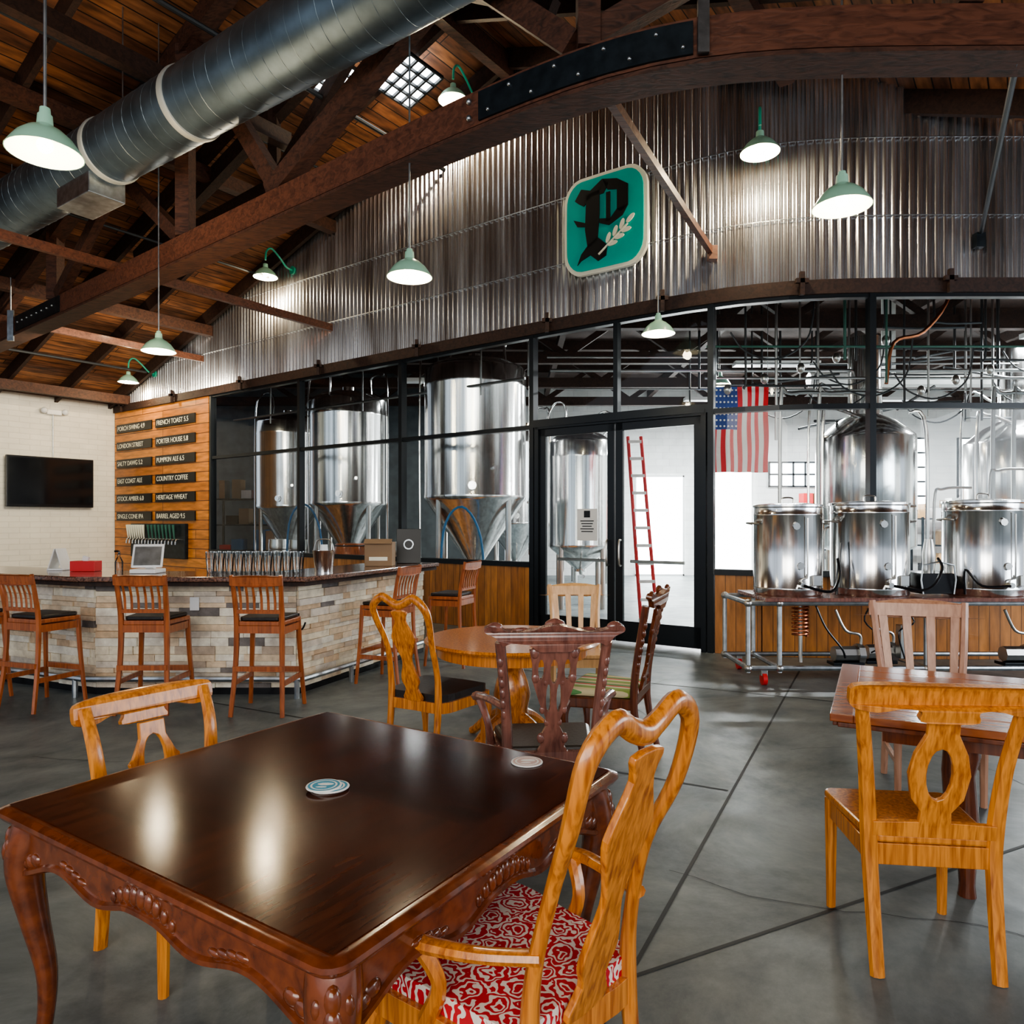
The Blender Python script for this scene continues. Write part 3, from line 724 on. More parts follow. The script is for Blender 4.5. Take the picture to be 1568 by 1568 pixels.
for x_,h_ in ((-4.0,1.9),(-.8,1.8)):
    hs=root('beer_hose',(x_,yw(x_)+.7,0))
    tube('hose',[(-.35,0,.03),(-.3,0,h_-.4),(0,0,h_),(.3,0,h_-.5),(.38,0,.03)],.02,M['hose'],hs)
# storage racks with supplies
bm=[M['card'],M['white'],M['hose'],M['red'],M['blackp'],M['oakpale'],M['ssd']]
def rack(x,y,w,h,n):
    r=root('storage_rack',(x,y,0))
    L=[((sx*w/2,sy*.28,h/2),(.05,.05,h)) for sx in (-1,1) for sy in (-1,1)]
    L+=[((0,0,.15+(h-.2)*k/(n-1)),(w,.6,.04)) for k in range(n)]
    boxes('frame',L,M['steelblk'],r)
    vs=[];fs=[];mi=[]
    for k in range(n):
        z=.17+(h-.2)*k/(n-1); xx=-w/2+.08
        while xx<w/2-.2:
            bw=random.uniform(.14,.38); bh=random.uniform(.12,(h-.2)/(n-1)*.8)
            if random.random()<.85:
                o=len(vs); vs+=boxv((xx+bw/2,-.05,z+bh/2),(bw*.92,.35,bh)); fs+=[tuple(i+o for i in f) for f in BF]; mi+=[random.randrange(7)]*6
            xx+=bw
    mk('supplies',vs,fs,bm,r,mi=mi)
rack(9.2,20.4,2.2,2.1,4); rack(12.6,20.4,2.2,1.7,3); rack(7.6,15.3,1.4,1.6,3); rack(-6.9,18.9,1.6,2.2,4)

pp=root('brewery_pipework')
tubes('insulated_main',[([(5.2,12.6,4.05),(15,12.6,4.05)],.13,1,None,1),([(6.6,12.6,4.1),(6.6,12.6,5.6)],.12,1,None,1)],M['pipew'],pp)
L=[]
for i in range(5):
    z=3.5+.22*i; y=10.3+.5*i; L.append(([(2.9 if i%2 else .6,max(y,yw(.6)+.7),z),(13,max(y,10.7),z)],.012+.007*(i%3),1,None,1))
for i in range(16):
    x=2.9+.6*i+random.uniform(-.2,.2); y=10+random.uniform(0,1.5); zb=random.choice([2.7,3.1,3.4,3.6]); L.append(([(x,y,5.6),(x,y,zb)],.012+.012*random.random(),1,None,1))
for x in (3.85,6.9,7.2,4.4): L.append(([(x,10.3,.2),(x,10.3,3.2),(x+.15,10.3,3.4),(x+.9,10.3,3.4)],.028))
for i in range(8): 
    x=-5+.75*i; L.append(([(x,yw(x)+1.0,5.6),(x,yw(x)+1.0,3.6+.2*(i%3))],.014,1,None,1))
L.append(([(-6,yw(-6)+.9,3.75),(.2,yw(.2)+.9,3.75)],.022,1,None,1))
for i in range(7):
    x=4.2+.75*i; L.append(([(x,9.7,.1),(x,9.7,1.3+.25*(i%4)),(x+.12,9.7,1.5+.25*(i%4)),(x+.5,9.7,1.52+.25*(i%4))],.018))
tubes('pipes',L,M['pipes'],pp)
L=[]
for i in range(46):
    x=2.7+random.uniform(0,6.5); y=9.4+random.uniform(0,3); z=random.uniform(3.1,4.4)
    k=i%4
    if k==0: L.append(([(x,y,5.6),(x,y,z+.15),(x+.08,y,z),(x+random.uniform(.4,1.6),y,z)],.016))
    elif k==1: L.append(([(x,y,z),(x+random.uniform(.6,2.2),y+.4,z+random.uniform(-.1,.5))],.022,1,None,1))
    elif k==2: L.append(([(x,y,5.6),(x,y,z)],.02,1,None,1)); 
    else: L.append(([(x,y,z+.3),(x+.2,y,z+.05),(x+.6,y,z-.05),(x+1.0,y,z+.2),(x+1.1,y,z+.7)],.012))
tubes('dark_conduits',L,M['dpipe'],pp)
blobs('valve_bodies',[((3.0+.55*i,10.0+.1*(i%4),3.4+.17*(i%5)),.055,(1,1,1.4)) for i in range(12)],M['ssd'],pp)
tubes('green_pipes',[([(2.6,9.6,3.9),(9,9.6,3.9)],.016,1,None,1),([(4.4,9.5,5.5),(4.4,9.5,3.7)],.02,1,None,1),([(4.95,9.5,5.5),(4.95,9.5,3.4)],.016,1,None,1)],M['teald'],pp)
tubes('brass_hose',[([(5.9,9.6,5.4),(5.85,9.6,4.6),(5.5,9.6,4.1),(5.1,9.6,3.95),(5.0,9.6,3.4)],.025)],M['copper'],pp)

# flag
fl=root('american_flag',(2.85,10.2,0))
vs=[];fs=[];mi=[]; W=.78;H=1.22
for i in range(14):
    for j in range(15):
        x=W*i/13; z=3.48-H*j/14; vs.append((x,.03*sin(i*1.3)+.02*sin(j*.7+i*.4),z))
for i in range(13):
    for j in range(14):
        a=i*15+j; fs.append((a,a+1,a+16,a+15))
        mi.append(2 if (i<6 and j<7) else (0 if i%2==0 else 1))
mk('cloth',vs,fs,[M['flagr'],M['flagw'],M['blue']],fl,mi=mi)
blobs('stars',[((.04+.055*a_,-.05,3.42-.085*b_),.014,(1,.3,1)) for a_ in range(6) for b_ in range(7)],M['flagw'],fl)
tube('pole',[(-.05,0,3.5),(.85,0,3.5)],.012,M['galv'],fl,res=1)
tubes('cords',[([(0,0,3.5),(0,0,5.6)],.004,1,None,1),([(.78,0,3.5),(.78,0,5.6)],.004,1,None,1)],M['galv'],fl)
ld=root('leaning_ladder',(2.08,11.6,0))
tubes('rails',[([(0,0,0),(-.12,.55,3.0)],.03,1,None,1),([(.26,0,0),(.10,.55,3.0)],.03,1,None,1)],M['red'],ld)
beams('rungs',[((.0-.12*k/9,.05+.052*k,.3+.29*k),(.26-.16*k/9,.05+.052*k,.3+.29*k),.06,.05) for k in range(10)],M['white'],ld)

# ------------------------------------------------------------------ pilot brewing cart
ct=root('brewing_cart')
X0,X1,Y0,Y1=2.25,5.7,6.85,7.6
L=[]
def T(a,b,r=.024): return ([a,b],r,1,None,1)
for y in (Y0,Y1):
    L+= [T((X0,y,.78),(X1,y,.78)),T((X0,y,.16),(X1,y,.16))]
    for x in (X0,X0+.3,3.95,X1): L.append(T((x,y,.12),(x,y,.78)))
for x in (X0,X0+.3,3.95,X1): L+=[T((x,Y0,.16),(x,Y1,.16)),T((x,Y0,.78),(x,Y1,.78))]
tubes('pipe_frame',L,M['galv'],ct)
blobs('pipe_tees',[((x,y,z),.04,(1,1,1)) for x in (X0,X0+.3,3.95,X1) for y in (Y0,Y1) for z in (.16,.78)],M['ssd'],ct)
box('top_board',((X0+X1)/2+.1,(Y0+Y1)/2,.815),(X1-X0-.1,Y1-Y0+.1,.035),M['mahog2'],ct)
for i,(x,y) in enumerate([(X0+.15,Y0),(3.95,Y0),(X1,Y0),(X0+.15,Y1),(3.95,Y1),(X1,Y1)]):
    tube('caster_wheel_%d'%(i+1),[(x-.02,y,.06),(x+.02,y,.06)],.06,M['red'],ct,segs=20,res=1)
    box('caster_fork_%d'%(i+1),(x,y,.115),(.06,.05,.05),M['ssd'],ct)
hl=[(2.87+.075*cos(a*.6),7.15+.075*sin(a*.6),.42+.0035*a) for a in range(100)]
tube('copper_coil',hl,.012,M['copper'],ct,segs=6,res=1)
tube('coil_stand',[(2.87,7.15,.16),(2.87,7.15,.8)],.02,M['ssd'],ct,res=1)
def pump(x,y):
    tubes('pump_body',[([(x-.12,y,.27),(x+.1,y,.27)],.075,1,None,1),([(x+.1,y,.27),(x+.16,y,.27)],.1,1,None,1),([(x+.14,y,.3),(x+.14,y,.45),(x,y,.5),(x-.1,y,.7)],.014)],M['ssd'],ct)
    box('pump_base',(x,y,.18),(.3,.16,.03),M['black'],ct)
pump(3.25,7.0); pump(3.62,7.1); pump(4.9,7.0)
tubes('wiring',[([(3.5,6.95,.78),(3.4,6.93,.6),(3.6,6.92,.4),(3.45,6.9,.3)],.008),([(3.7,6.9,.8),(3.85,6.88,.6),(3.7,6.87,.5),(3.75,6.86,.25)],.008),([(2.9,6.9,.8),(3.0,6.88,.55),(3.15,6.87,.35),(3.2,6.9,.25)],.01)],M['blackp'],ct)
tubes('kettle_hoses',[([(2.76,6.8,.95),(3.0,6.75,.9),(3.12,6.85,1.05),(3.15,6.95,1.2)],.014),([(3.16,7.0,.85),(3.17,6.98,1.1),(3.2,7.0,1.35)],.014),([(3.6,6.78,.95),(3.9,6.74,.92),(4.1,6.85,1.1),(4.15,7.0,1.2)],.014),([(4.35,6.9,.86),(4.32,6.85,1.1),(4.45,6.8,.95),(4.7,6.77,.95)],.012)],M['blackp'],ct)
box('control_box',(3.78,6.95,.40),(.09,.1,.32),M['ssd'],ct)
def kettle(x,y,r,h):
    k=root('stainless_kettle',(x,y,.833))
    lathe('pot',[(.001,0),(r*.97,0),(r,.02),(r,.06),(r*1.01,.065),(r*1.01,.08),(r,.085),(r,h-.1),(r*1.01,h-.095),(r*1.01,h-.08),(r,h-.075),(r,h-.02),(r*1.035,h-.01),(r*1.035,h+.01),(r*.98,h+.015),(r*.5,h+.03),(.001,h+.035)],M['ss'],k,56)
    tubes('handles',[([(sx*r*.99,-.1,h-.18),(sx*(r+.06),-.08,h-.17),(sx*(r+.06),.08,h-.17),(sx*r*.99,.1,h-.18)],.01) for sx in (-1,1)]+[([(-.06,0,h+.03),(-.05,0,h+.08),(.05,0,h+.08),(.06,0,h+.03)],.008)],M['ssd'],k)
    tubes('valve',[([(0,-r*.98,.12),(0,-r-.07,.12)],.028,1,None,1),([(0,-r-.03,.12),(0,-r-.03,.17),(.05,-r-.04,.19)],.009),([(0,-r*.98,.3),(0,-r-.02,.3)],.035,1,None,1),([(.06,-r*.96,.22),(.06,-r-.02,.22),(.06,-r-.02,h-.12)],.008),([(-.04,-r*.98,h-.2),(-.04,-r-.015,h-.2)],.035,1,None,1)],M['ssd'],k)
    box('thermometer_box',(.16,-r*.95,.16),(.08,.05,.1),M['ssd'],k)
kettle(2.76,7.2,.325,.88); kettle(3.58,7.2,.36,.9); kettle(4.72,7.2,.36,.92)
bn=root('burner_controller',(4.15,7.15,.833))
box('case',(0,0,.12),(.32,.3,.2),M['blackp'],bn); tube('pump_head',[(0,0,.22),(0,0,.4),(0,0,.55)],[.05,.06,.04],M['ssd'],bn,segs=16)
tube('guard',[(-.15,-.16,.02),(-.15,-.16,.3),(.15,-.16,.3),(.15,-.16,.02)],.008,M['galv'],bn,res=2)

# ------------------------------------------------------------------ bar
bar=root('bar_counter')
path=[Vector((-6.6,7.75,0)),Vector((-3.75,6.5,0)),Vector((-1.95,6.5,0)),Vector((-1.08,8.6,0))]
def offs(P,d):
    out=[]
    for i,p in enumerate(P):
        ns=[]
        if i>0: t=(P[i]-P[i-1]).normalized(); ns.append(Vector((t.y,-t.x,0)))
        if i<len(P)-1: t=(P[i+1]-P[i]).normalized(); ns.append(Vector((t.y,-t.x,0)))
        n=sum(ns,Vector()).normalized(); k=1/max(.3,n.dot(ns[0])); out.append(p+n*(d*k))
    return out
def slab(name,A,B,z0,z1,m,bevel=0):
    n=len(A); vs=[(p.x,p.y,z0) for p in A]+[(p.x,p.y,z0) for p in B]+[(p.x,p.y,z1) for p in A]+[(p.x,p.y,z1) for p in B]
    fs=[]
    for i in range(n-1):
        fs+=[(2*n+i,2*n+i+1,3*n+i+1,3*n+i),(i+1,i,n+i,n+i+1),(i,i+1,2*n+i+1,2*n+i),(n+i+1,n+i,3*n+i,3*n+i+1)]
    fs+=[(0,2*n,3*n,n),(n-1,2*n-1,4*n-1,3*n-1)]
    return mk(name,vs,fs,m,bar,bevel=bevel)
slab('core_wall',offs(path,-.0),offs(path,-.16),0,1.02,M['greywall'])
slab('granite_top',offs(path,.24),offs(path,-.52),1.03,1.075,M['granite'],.01)
slab('top_edge_trim',offs(path,.2),offs(path,.0),.99,1.03,M['dark'])
slab('toe_kick',offs(path,.02),offs(path,0),0,.06,M['blackp'])
vs=[];fs=[];mi=[]
for a,b in zip(path[:-1],path[1:]):
    t=(b-a); Ln=t.length; t/=Ln; n=Vector((t.y,-t.x,0)); R=Matrix(((t.x,n.x,0),(t.y,n.y,0),(0,0,1)))
    z=.06
    while z<.985:
        h=random.choice([.045,.06,.075]); h=min(h,.99-z)
        if h<.02: break
        x=0
        while x<Ln:
            w=min(random.uniform(.12,.38),Ln-x)
            if w<.02: break
            d=random.uniform(.012,.04); o=len(vs)
            vs+=boxv(a+t*(x+w/2)+n*(d/2)+Vector((0,0,z+h/2)),(w-.003,d,h-.003),R); fs+=[tuple(i+o for i in f) for f in BF]
            mi+=[random.choices(range(7),[6,3,7,1.5,4,6,.9])[0]]*6
            x+=w
        z+=h
mk('ledger_stone_facing',vs,fs,M['stones'],bar,mi=mi)
op=offs(path,.17)
tubes('foot_rail',[([tuple(p+Vector((0,0,.17))) for p in op],.026,1,None,1)]+[([tuple(a+(b-a)*f+Vector((0,0,.17))),tuple(a+(b-a)*f)],.024,1,None,1) for a,b,fr in ((op[0],op[1],(.3,.6,.97)),(op[1],op[2],(.5,.97)),(op[2],op[3],(.3,.7))) for f in fr],M['galv'],bar)
box('switch_plate',(-2.85,6.45,.82),(.08,.02,.12),M['white'],bar)
tubes('anchor_motif',[([(-1.9,6.4,.74),(-1.9,6.4,.6)],.008,1,None,1),([(-1.96,6.4,.66),(-1.93,6.4,.6),(-1.87,6.4,.6),(-1.84,6.4,.66)],.008)],M['inkblk'],bar)
ZC=1.076
r=root('point_of_sale_tablet',(-3.42,6.75,ZC)); box('base',(0,0,.02),(.24,.22,.04),M['white'],r,bevel=.01); box('screen',(0,.0,.16),(.27,.02,.24),M['white'],r,rot=(-.45,0,.25),bevel=.01); box('stand',(0,.05,.09),(.08,.05,.14),M['white'],r); box('display',(.005,-.013,.16),(.23,.005,.19),M['galv'],r,rot=(-.45,0,.25),bevel=0)
gl_=root('pint_glasses'); vs=[];fs=[]
for i in range(10):
    for j in range(2):
        v,f=lathev([(.028,.004),(.030,.0),(.043,.16),(.044,.2),(.041,.2)],14,(-2.83+i*.09,6.74+j*.1,ZC)); o=len(vs); vs+=v; fs+=[tuple(q+o for q in w) for w in f]
mk('glasses',vs,fs,M['gw'],gl_,smooth=True)
r=root('steel_utensil_bucket',(-1.82,6.95,ZC)); lathe('bucket',[(.001,0),(.085,0),(.105,.2),(.11,.205),(.1,.2),(.08,.02),(.001,.02)],M['ss'],r,24)
tube('bucket_handle',[(-.1,0,.19),(-.06,0,.3),(.06,0,.3),(.1,0,.19)],.006,M['ssd'],r)
lathe('paper_cups',[(.001,.26),(.035,.26),(.045,.15),(.045,.03),(.001,.03)],M['white'],r,16)
r=root('cardboard_box',(-1.45,7.9,ZC)); box('carton',(0,0,.13),(.3,.22,.26),M['card'],r); box('flap',(0,-.13,.27),(.3,.1,.006),M['card'],r,rot=(.5,0,0)); boxes('label',[((0,-.113,.08),(.2,.003,.04))],M['cream'],r)
r=root('framed_notice',(-1.20,8.35,ZC),.1); box('frame',(0,0,.2),(.28,.03,.4),M['inkblk'],r,rot=(-.08,0,0)); shape('emblem',[[(.06*cos(a*.5),.06*sin(a*.5)) for a in range(12)],[(.045*cos(a*.5),.045*sin(a*.5)) for a in range(12)]],.003,M['galv'],r,mw=Matrix.Translation((0,-.035,.22))@Matrix.Rotation(pi/2,4,'X'))
r=root('napkin_box',(-4.15,7.0,ZC)); box('tissue_box',(0,0,.05),(.24,.13,.1),M['red'],r); box('tissue',(0,0,.12),(.06,.03,.05),M['paper'],r,rot=(0,.3,0))
r=root('menu_card_holder',(-4.5,7.15,ZC)); box('card_left',(-.04,0,.11),(.012,.16,.22),M['paper'],r,rot=(0,.3,0)); box('card_right',(.04,0,.11),(.012,.16,.22),M['paper'],r,rot=(0,-.3,0)); box('foot',(0,0,.01),(.16,.16,.02),M['white'],r)
r=root('spray_bottle',(-3.72,6.8,ZC)); lathe('bottle',[(.001,0),(.035,0),(.037,.1),(.02,.14),(.012,.15),(.012,.18),(.001,.18)],M['gw'],r,16); tube('nozzle',[(0,0,.17),(0,0,.2),(-.04,0,.2)],.01,M['blackp'],r,res=2)

# ------------------------------------------------------------------ seating
def RX(y,z,lean): return Matrix.Translation((0,y,z))@Matrix.Rotation(pi/2+lean,4,'X')
def trap(wf,wb,d,rr=.03):
    return [(-wf,d-rr),(-wf+rr*.4,d-rr*.3),(-wf+rr,d),(wf-rr,d),(wf-rr*.4,d-rr*.3),(wf,d-rr),(wb,-d+rr),(wb-rr,-d),(-wb+rr,-d),(-wb,-d+rr)]
def stool(x,y,rz,mseat='leather'):
    r=root('bar_stool',(x,y,0),rz); m=M['cherry']
    shape('seat',[trap(.22,.19,.19)],.035,m,r,z0=.72,bevel=.006)
    shape('seat_pad',[trap(.205,.175,.17)],.03,M[mseat],r,z0=.756,bevel=.01)
    L=[]
    for s in (-1,1):
        L.append(([(s*.21,-.24,0),(s*.19,-.19,.4),(s*.185,-.18,.74),(s*.19,-.21,.95),(s*.20,-.25,1.13)],[.019,.021,.023,.02,.017]))
        L.append(([(s*.235,.21,0),(s*.21,.18,.4),(s*.195,.165,.73)],[.018,.02,.023]))
    tubes('legs',L,m,r,segs=6)
    L=[((-.2,.195,.30),(.2,.195,.30),.025,.045),((-.2,-.215,.38),(.2,-.215,.38),.022,.04)]
    for s in (-1,1): L.append(((s*.205,-.2,.26),(s*.215,.19,.26),.02,.04)); L.append(((s*.19,-.17,.68),(s*.2,.17,.68),.022,.06))
    L.append(((-.19,.165,.68),(.19,.165,.68),.022,.06)); L.append(((-.18,-.18,.69),(.18,-.18,.69),.022,.06))
    beams('rails',L,m,r)
    shape('crest',[[(-.215,0),(-.215,.07),(-.1,.085),(.1,.085),(.215,.07),(.215,0),(0,-.006)]],.025,m,r,RX(-.235,1.05,.15),bevel=.005,bend=lambda x,y:.03*(1-(x/.2)**2))
    shape('back_rail',[[(-.19,0),(-.19,.03),(.19,.03),(.19,0)]],.02,m,r,RX(-.185,.82,.05))
    tubes('slats',[([(sx,-.205,.835),(sx,-.215,.95),(sx,-.255,1.07)],.011,.6,(0,1,0)) for sx in (-.14,-.085,-.03,.03,.085,.14)],m,r,segs=6)
stool(-2.02,5.95,-.05); stool(-2.98,6.0,.0); stool(-3.98,6.1,-.35); stool(-4.78,6.35,-.5); stool(-1.22,7.05,1.2); stool(-.66,7.9,1.2)

def slat_chair(name,x,y,rz,m,seatm,n=4,w=.24,top=1.0):
    r=root(name,(x,y,0),rz)
    shape('seat',[trap(.23,.2,.22)],.03,seatm,r,z0=.44,bevel=.008)
    L=[]
    for s in (-1,1):
        L.append(([(s*.2,-.25,0),(s*.2,-.2,.44),(s*w*.9,-.24,.75),(s*w,-.31,top)],[.02,.023,.022,.02]))
        L.append(([(s*.21,.19,0),(s*.21,.19,.44)],[.018,.024]))
    tubes('legs',L,m,r,segs=6)
    beams('rails',[((-.2,.19,.40),(.2,.19,.40),.022,.07),((-.19,-.2,.40),(.19,-.2,.40),.022,.07),((-.2,-.2,.40),(-.21,.19,.40),.022,.07),((.2,-.2,.40),(.21,.19,.40),.022,.07),((-.2,-.22,.2),(-.21,.19,.2),.02,.03),((.2,-.22,.2),(.21,.19,.2),.02,.03),((-.19,-.21,.56),(.19,-.21,.56),.02,.04)],m,r)
    shape('crest',[[(-w-.02,0),(-w-.02,.08),(-w*.5,.105),(0,.112),(w*.5,.105),(w+.02,.08),(w+.02,0),(w*.5,-.01),(0,.0),(-w*.5,-.01)]],.025,m,r,RX(-.295,top-.09,.2),bevel=.006,bend=lambda x,y:.03*(1-(x/w)**2))
    k=[(i-(n-1)/2)*(2*w*.78/(n-1)) for i in range(n)]
    for i,a_ in enumerate(k): shape('slat_%d'%(i+1),[[(a_*.85-.02,0),(a_-.024,top-.63),(a_+.024,top-.63),(a_*.85+.02,0)]],.014,m,r,RX(-.205,.56,.2))
    return r
def oval_chair(name,x,y,rz,m,w=.28,top=1.0):
    r=root(name,(x,y,0),rz)
    shape('seat',[trap(.235,.205,.22)],.03,m,r,z0=.44,bevel=.01)
    L=[]
    for s in (-1,1):
        L.append(([(s*.195,-.26,0),(s*.2,-.215,.3),(s*.205,-.205,.47),(s*.225,-.235,.72),(s*.25*w/.28,-.30,top-.04)],[.021,.023,.025,.022,.019],1.2))
        L.append(([(s*.21,.19,0),(s*.21,.19,.44)],[.018,.025]))
    tubes('legs',L,m,r,segs=8)
    beams('rails',[((-.21,.19,.405),(.21,.19,.405),.025,.07),((-.19,-.205,.40),(.19,-.205,.40),.025,.075),((-.2,-.2,.40),(-.21,.19,.40),.025,.07),((.2,-.2,.40),(.21,.19,.40),.025,.07)],m,r,bevel=.003)
    crest=[(0,.052),(w*.35,.05),(w*.7,.045),(w,.03),(w+.012,-.01),(w,-.045),(w*.75,-.055),(w*.5,-.035),(w*.3,-.04),(.09,-.075),(0,-.08)]
    shape('crest',[mirror(crest)],.028,m,r,RX(-.30,top-.05,.2),bevel=.006,smooth=3,bend=lambda x,y:.035*(1-(x/w)**2))
    H=top-.12-.50
    sp=[(.05,H),(.052,H-.06),(.085,H-.13),(.10,H*.5),(.085,H*.28),(.05,H*.16),(.055,0)]
    ov=[(.042*cos(q),H*.50+.095*sin(q)) for q in [2*pi*i/16 for i in range(16)]]
    shape('splat',[[(x_,y_) for x_,y_ in sp]+[(-x_,y_) for x_,y_ in reversed(sp)],ov],.02,m,r,RX(-.212,.50,.2),bevel=.004)
    shape('lower_back_rail',[[(-.2,-.02),(-.2,.03),(-.06,.035),(.06,.035),(.2,.03),(.2,-.02)]],.022,m,r,RX(-.21,.49,.1),bevel=.004)
    return r
def queen_chair(name,x,y,rz,m,fab,top=1.1,arms=False,wide=1):
    r=root(name,(x,y,0),rz); k=wide
    P=[(.175,-.29,0,.022),(.18,-.225,.25,.022),(.18,-.205,.46,.025),(.18*k,-.215,.62,.021),(.175*k,-.26,.80,.02),(.20*k,-.325,.95,.023),(.195*k,-.365,top-.06,.026),(.12*k,-.375,top,.026),(.05,-.37,top-.03,.026)]
    full=P+[(0,-.37,top-.045,.028)]+[(-a,b,c,d) for a,b,c,d in reversed(P)]
    tube('back_frame',[p[:3] for p in full],[p[3] for p in full],m,r,segs=10,flat=.8,ref=(0,1,0),res=5)
    H=top-.50
    sp=[(.055,H-.02),(.04,H-.08),(.075,H*.74),(.085,H*.66),(.05,H*.52),(.035,H*.42),(.06,H*.28),(.065,H*.2),(.045,H*.12),(.07,0)]
    shape('splat',[[(a,b) for a,b in sp]+[(-a,b) for a,b in reversed(sp)]],.018,m,r,RX(-.20,.46,.265),bevel=.004,smooth=3)
    so=[(-.27,.22),(-.22,.26),(0,.275),(.22,.26),(.27,.22),(.25,.02),(.21,-.2),(0,-.21),(-.21,-.2),(-.25,.02)]
    shape('seat_frame',[so],.065,m,r,z0=.39,bevel=.01,smooth=4)
    si=[(a*.93,b*.93) for a,b in so]
    shape('seat_cushion',[si],.05,fab,r,z0=.45,bevel=.02,smooth=4)
    tubes('front_legs',[([(s*.22,.2,.44),(s*.25,.235,.34),(s*.235,.22,.18),(s*.235,.225,.05),(s*.245,.25,0)],[.035,.036,.02,.018,.03]) for s in (-1,1)],m,r)
    if arms: tubes('arms',[([(s*.18*k,-.235,.66),(s*.24,-.12,.645),(s*.28,.0,.635),(s*.275,.06,.625),(s*.25,.08,.61)],[.02,.02,.022,.026,.02],.8) for s in (-1,1)]+[([(s*.275,.04,.62),(s*.25,.0,.54),(s*.25,.04,.44)],[.02,.018,.022]) for s in (-1,1)],m,r)
    return r
def carved_chair(name,x,y,rz,m,fab,top=1.05,arms=False):
    r=root(name,(x,y,0),rz)
    L=[]
    for s in (-1,1):
        L.append(([(s*.19,-.29,0),(s*.2,-.22,.3),(s*.205,-.205,.47),(s*.215,-.23,.7),(s*.245,-.29,top-.09)],[.021,.023,.026,.024,.024],1))
        L.append(([(s*.23,.2,.44),(s*.26,.235,.34),(s*.235,.22,.16),(s*.25,.24,0)],[.035,.037,.02,.035],1))
    tubes('legs',L,m,r)
    crest=[(0,.075),(.05,.065),(.12,.045),(.2,.04),(.27,.06),(.31,.055),(.315,.03),(.27,.01),(.235,-.03),(.2,-.015),(.12,-.02),(.07,-.05),(0,-.05)]
    shape('crest',[mirror(crest)],.035,m,r,RX(-.30,top-.065,.2),bevel=.008,smooth=3,bend=lambda x,y:.03*(1-(x/.3)**2))
    H=top-.11-.48
    sp=[(.115,H),(.10,H*.86),(.10,H*.72),(.065,H*.5),(.035,H*.36),(.03,H*.28),(.06,H*.16),(.055,H*.08),(.08,0)]
    hs=[]
    for s in (-1,1):
        hs.append([(s*.06+.014*cos(q),H*.82+.05*sin(q)) for q in [2*pi*i/10 for i in range(10)]])
        hs.append([(s*.024+.011*cos(q),H*.55+.07*sin(q)) for q in [2*pi*i/10 for i in range(10)]])
    hs.append([(.018*cos(q),H*.80+.06*sin(q)) for q in [2*pi*i/10 for i in range(10)]])
    shape('splat',[[(a,b) for a,b in sp]+[(-a,b) for a,b in reversed(sp)]]+hs,.022,m,r,RX(-.205,.48,.2),bevel=.003)
    bl=[]
    yy=lambda z:-.205-(z-.48)*.2-.018
    for s in (-1,1):
        for a,b,q in ((.09,H*.95,.02),(.085,H*.72,.018),(.05,H*.42,.014),(.055,H*.15,.018),(.03,H*.3,.012),(.04,H*.68,.012)): bl.append(((s*a,yy(.48+b),.48+b),q,(1,.6,1.4)))
        bl.append(((s*.27,-.33,top-.02),.026,(1.4,.7,1))); bl.append(((s*.15,-.325,top-.035),.02,(2,.6,.8)))
        for k in range(7): bl.append(((s*(.218+.004*k),-.225-.010*k,.62+.050*k),.017,(.9,.9,1.6)))
    bl.append(((0,-.325,top-.01),.03,(1.6,.7,1))); bl.append(((0,-.325,top-.06),.02,(1,.7,1.5)))
    blobs('carving',bl,m,r)
    shape('shoe_rail',[[(-.2,-.03),(-.2,.02),(.2,.02),(.2,-.03)]],.03,m,r,RX(-.2,.47,.05),bevel=.004)
    so=[(-.27,.22),(-.24,.25),(.24,.25),(.27,.22),(.215,-.2),(-.215,-.2)]
    shape('seat_frame',[so],.07,m,r,z0=.38,bevel=.01)
    shape('seat_cushion',[[(a*.93,b*.93) for a,b in so]],.05,fab,r,z0=.45,bevel=.02)
    if arms: tubes('arms',[([(s*.21,-.24,.69),(s*.27,-.1,.70),(s*.33,.04,.69),(s*.34,.12,.67),(s*.3,.16,.66)],[.02,.022,.024,.03,.022],.8) for s in (-1,1)]+[([(s*.33,.1,.67),(s*.29,.05,.56),(s*.27,.09,.44)],[.022,.018,.024]) for s in (-1,1)],m,r)
    return r
queen_chair('queen_anne_chair',.01,1.76,radians(47),M['oak'],M['fab'],1.155,True,1.0)
queen_chair('queen_anne_chair',-.50,4.62,radians(-30),M['oak'],M['leather'],1.10,False)
carved_chair('carved_armchair',.17,3.55,radians(4),M['mahog2'],M['leather'],1.10,True)
carved_chair('carved_dining_chair',.64,4.72,radians(68),M['mahog'],M['stripe'],1.13)
slat_chair('slat_back_chair',.55,6.05,radians(180),M['oakpale'],M['oakpale'],4,.22,1.0)
oval_chair('oval_splat_chair',1.475,2.69,radians(-7),M['oak2'],.295,1.03)
oval_chair('oval_splat_chair',-1.175,2.63,radians(-125),M['oak2'],.26,.91)
slat_chair('slat_back_chair',2.42,4.15,radians(163),M['pinkoak'],M['mahog'],4,.255,1.06)

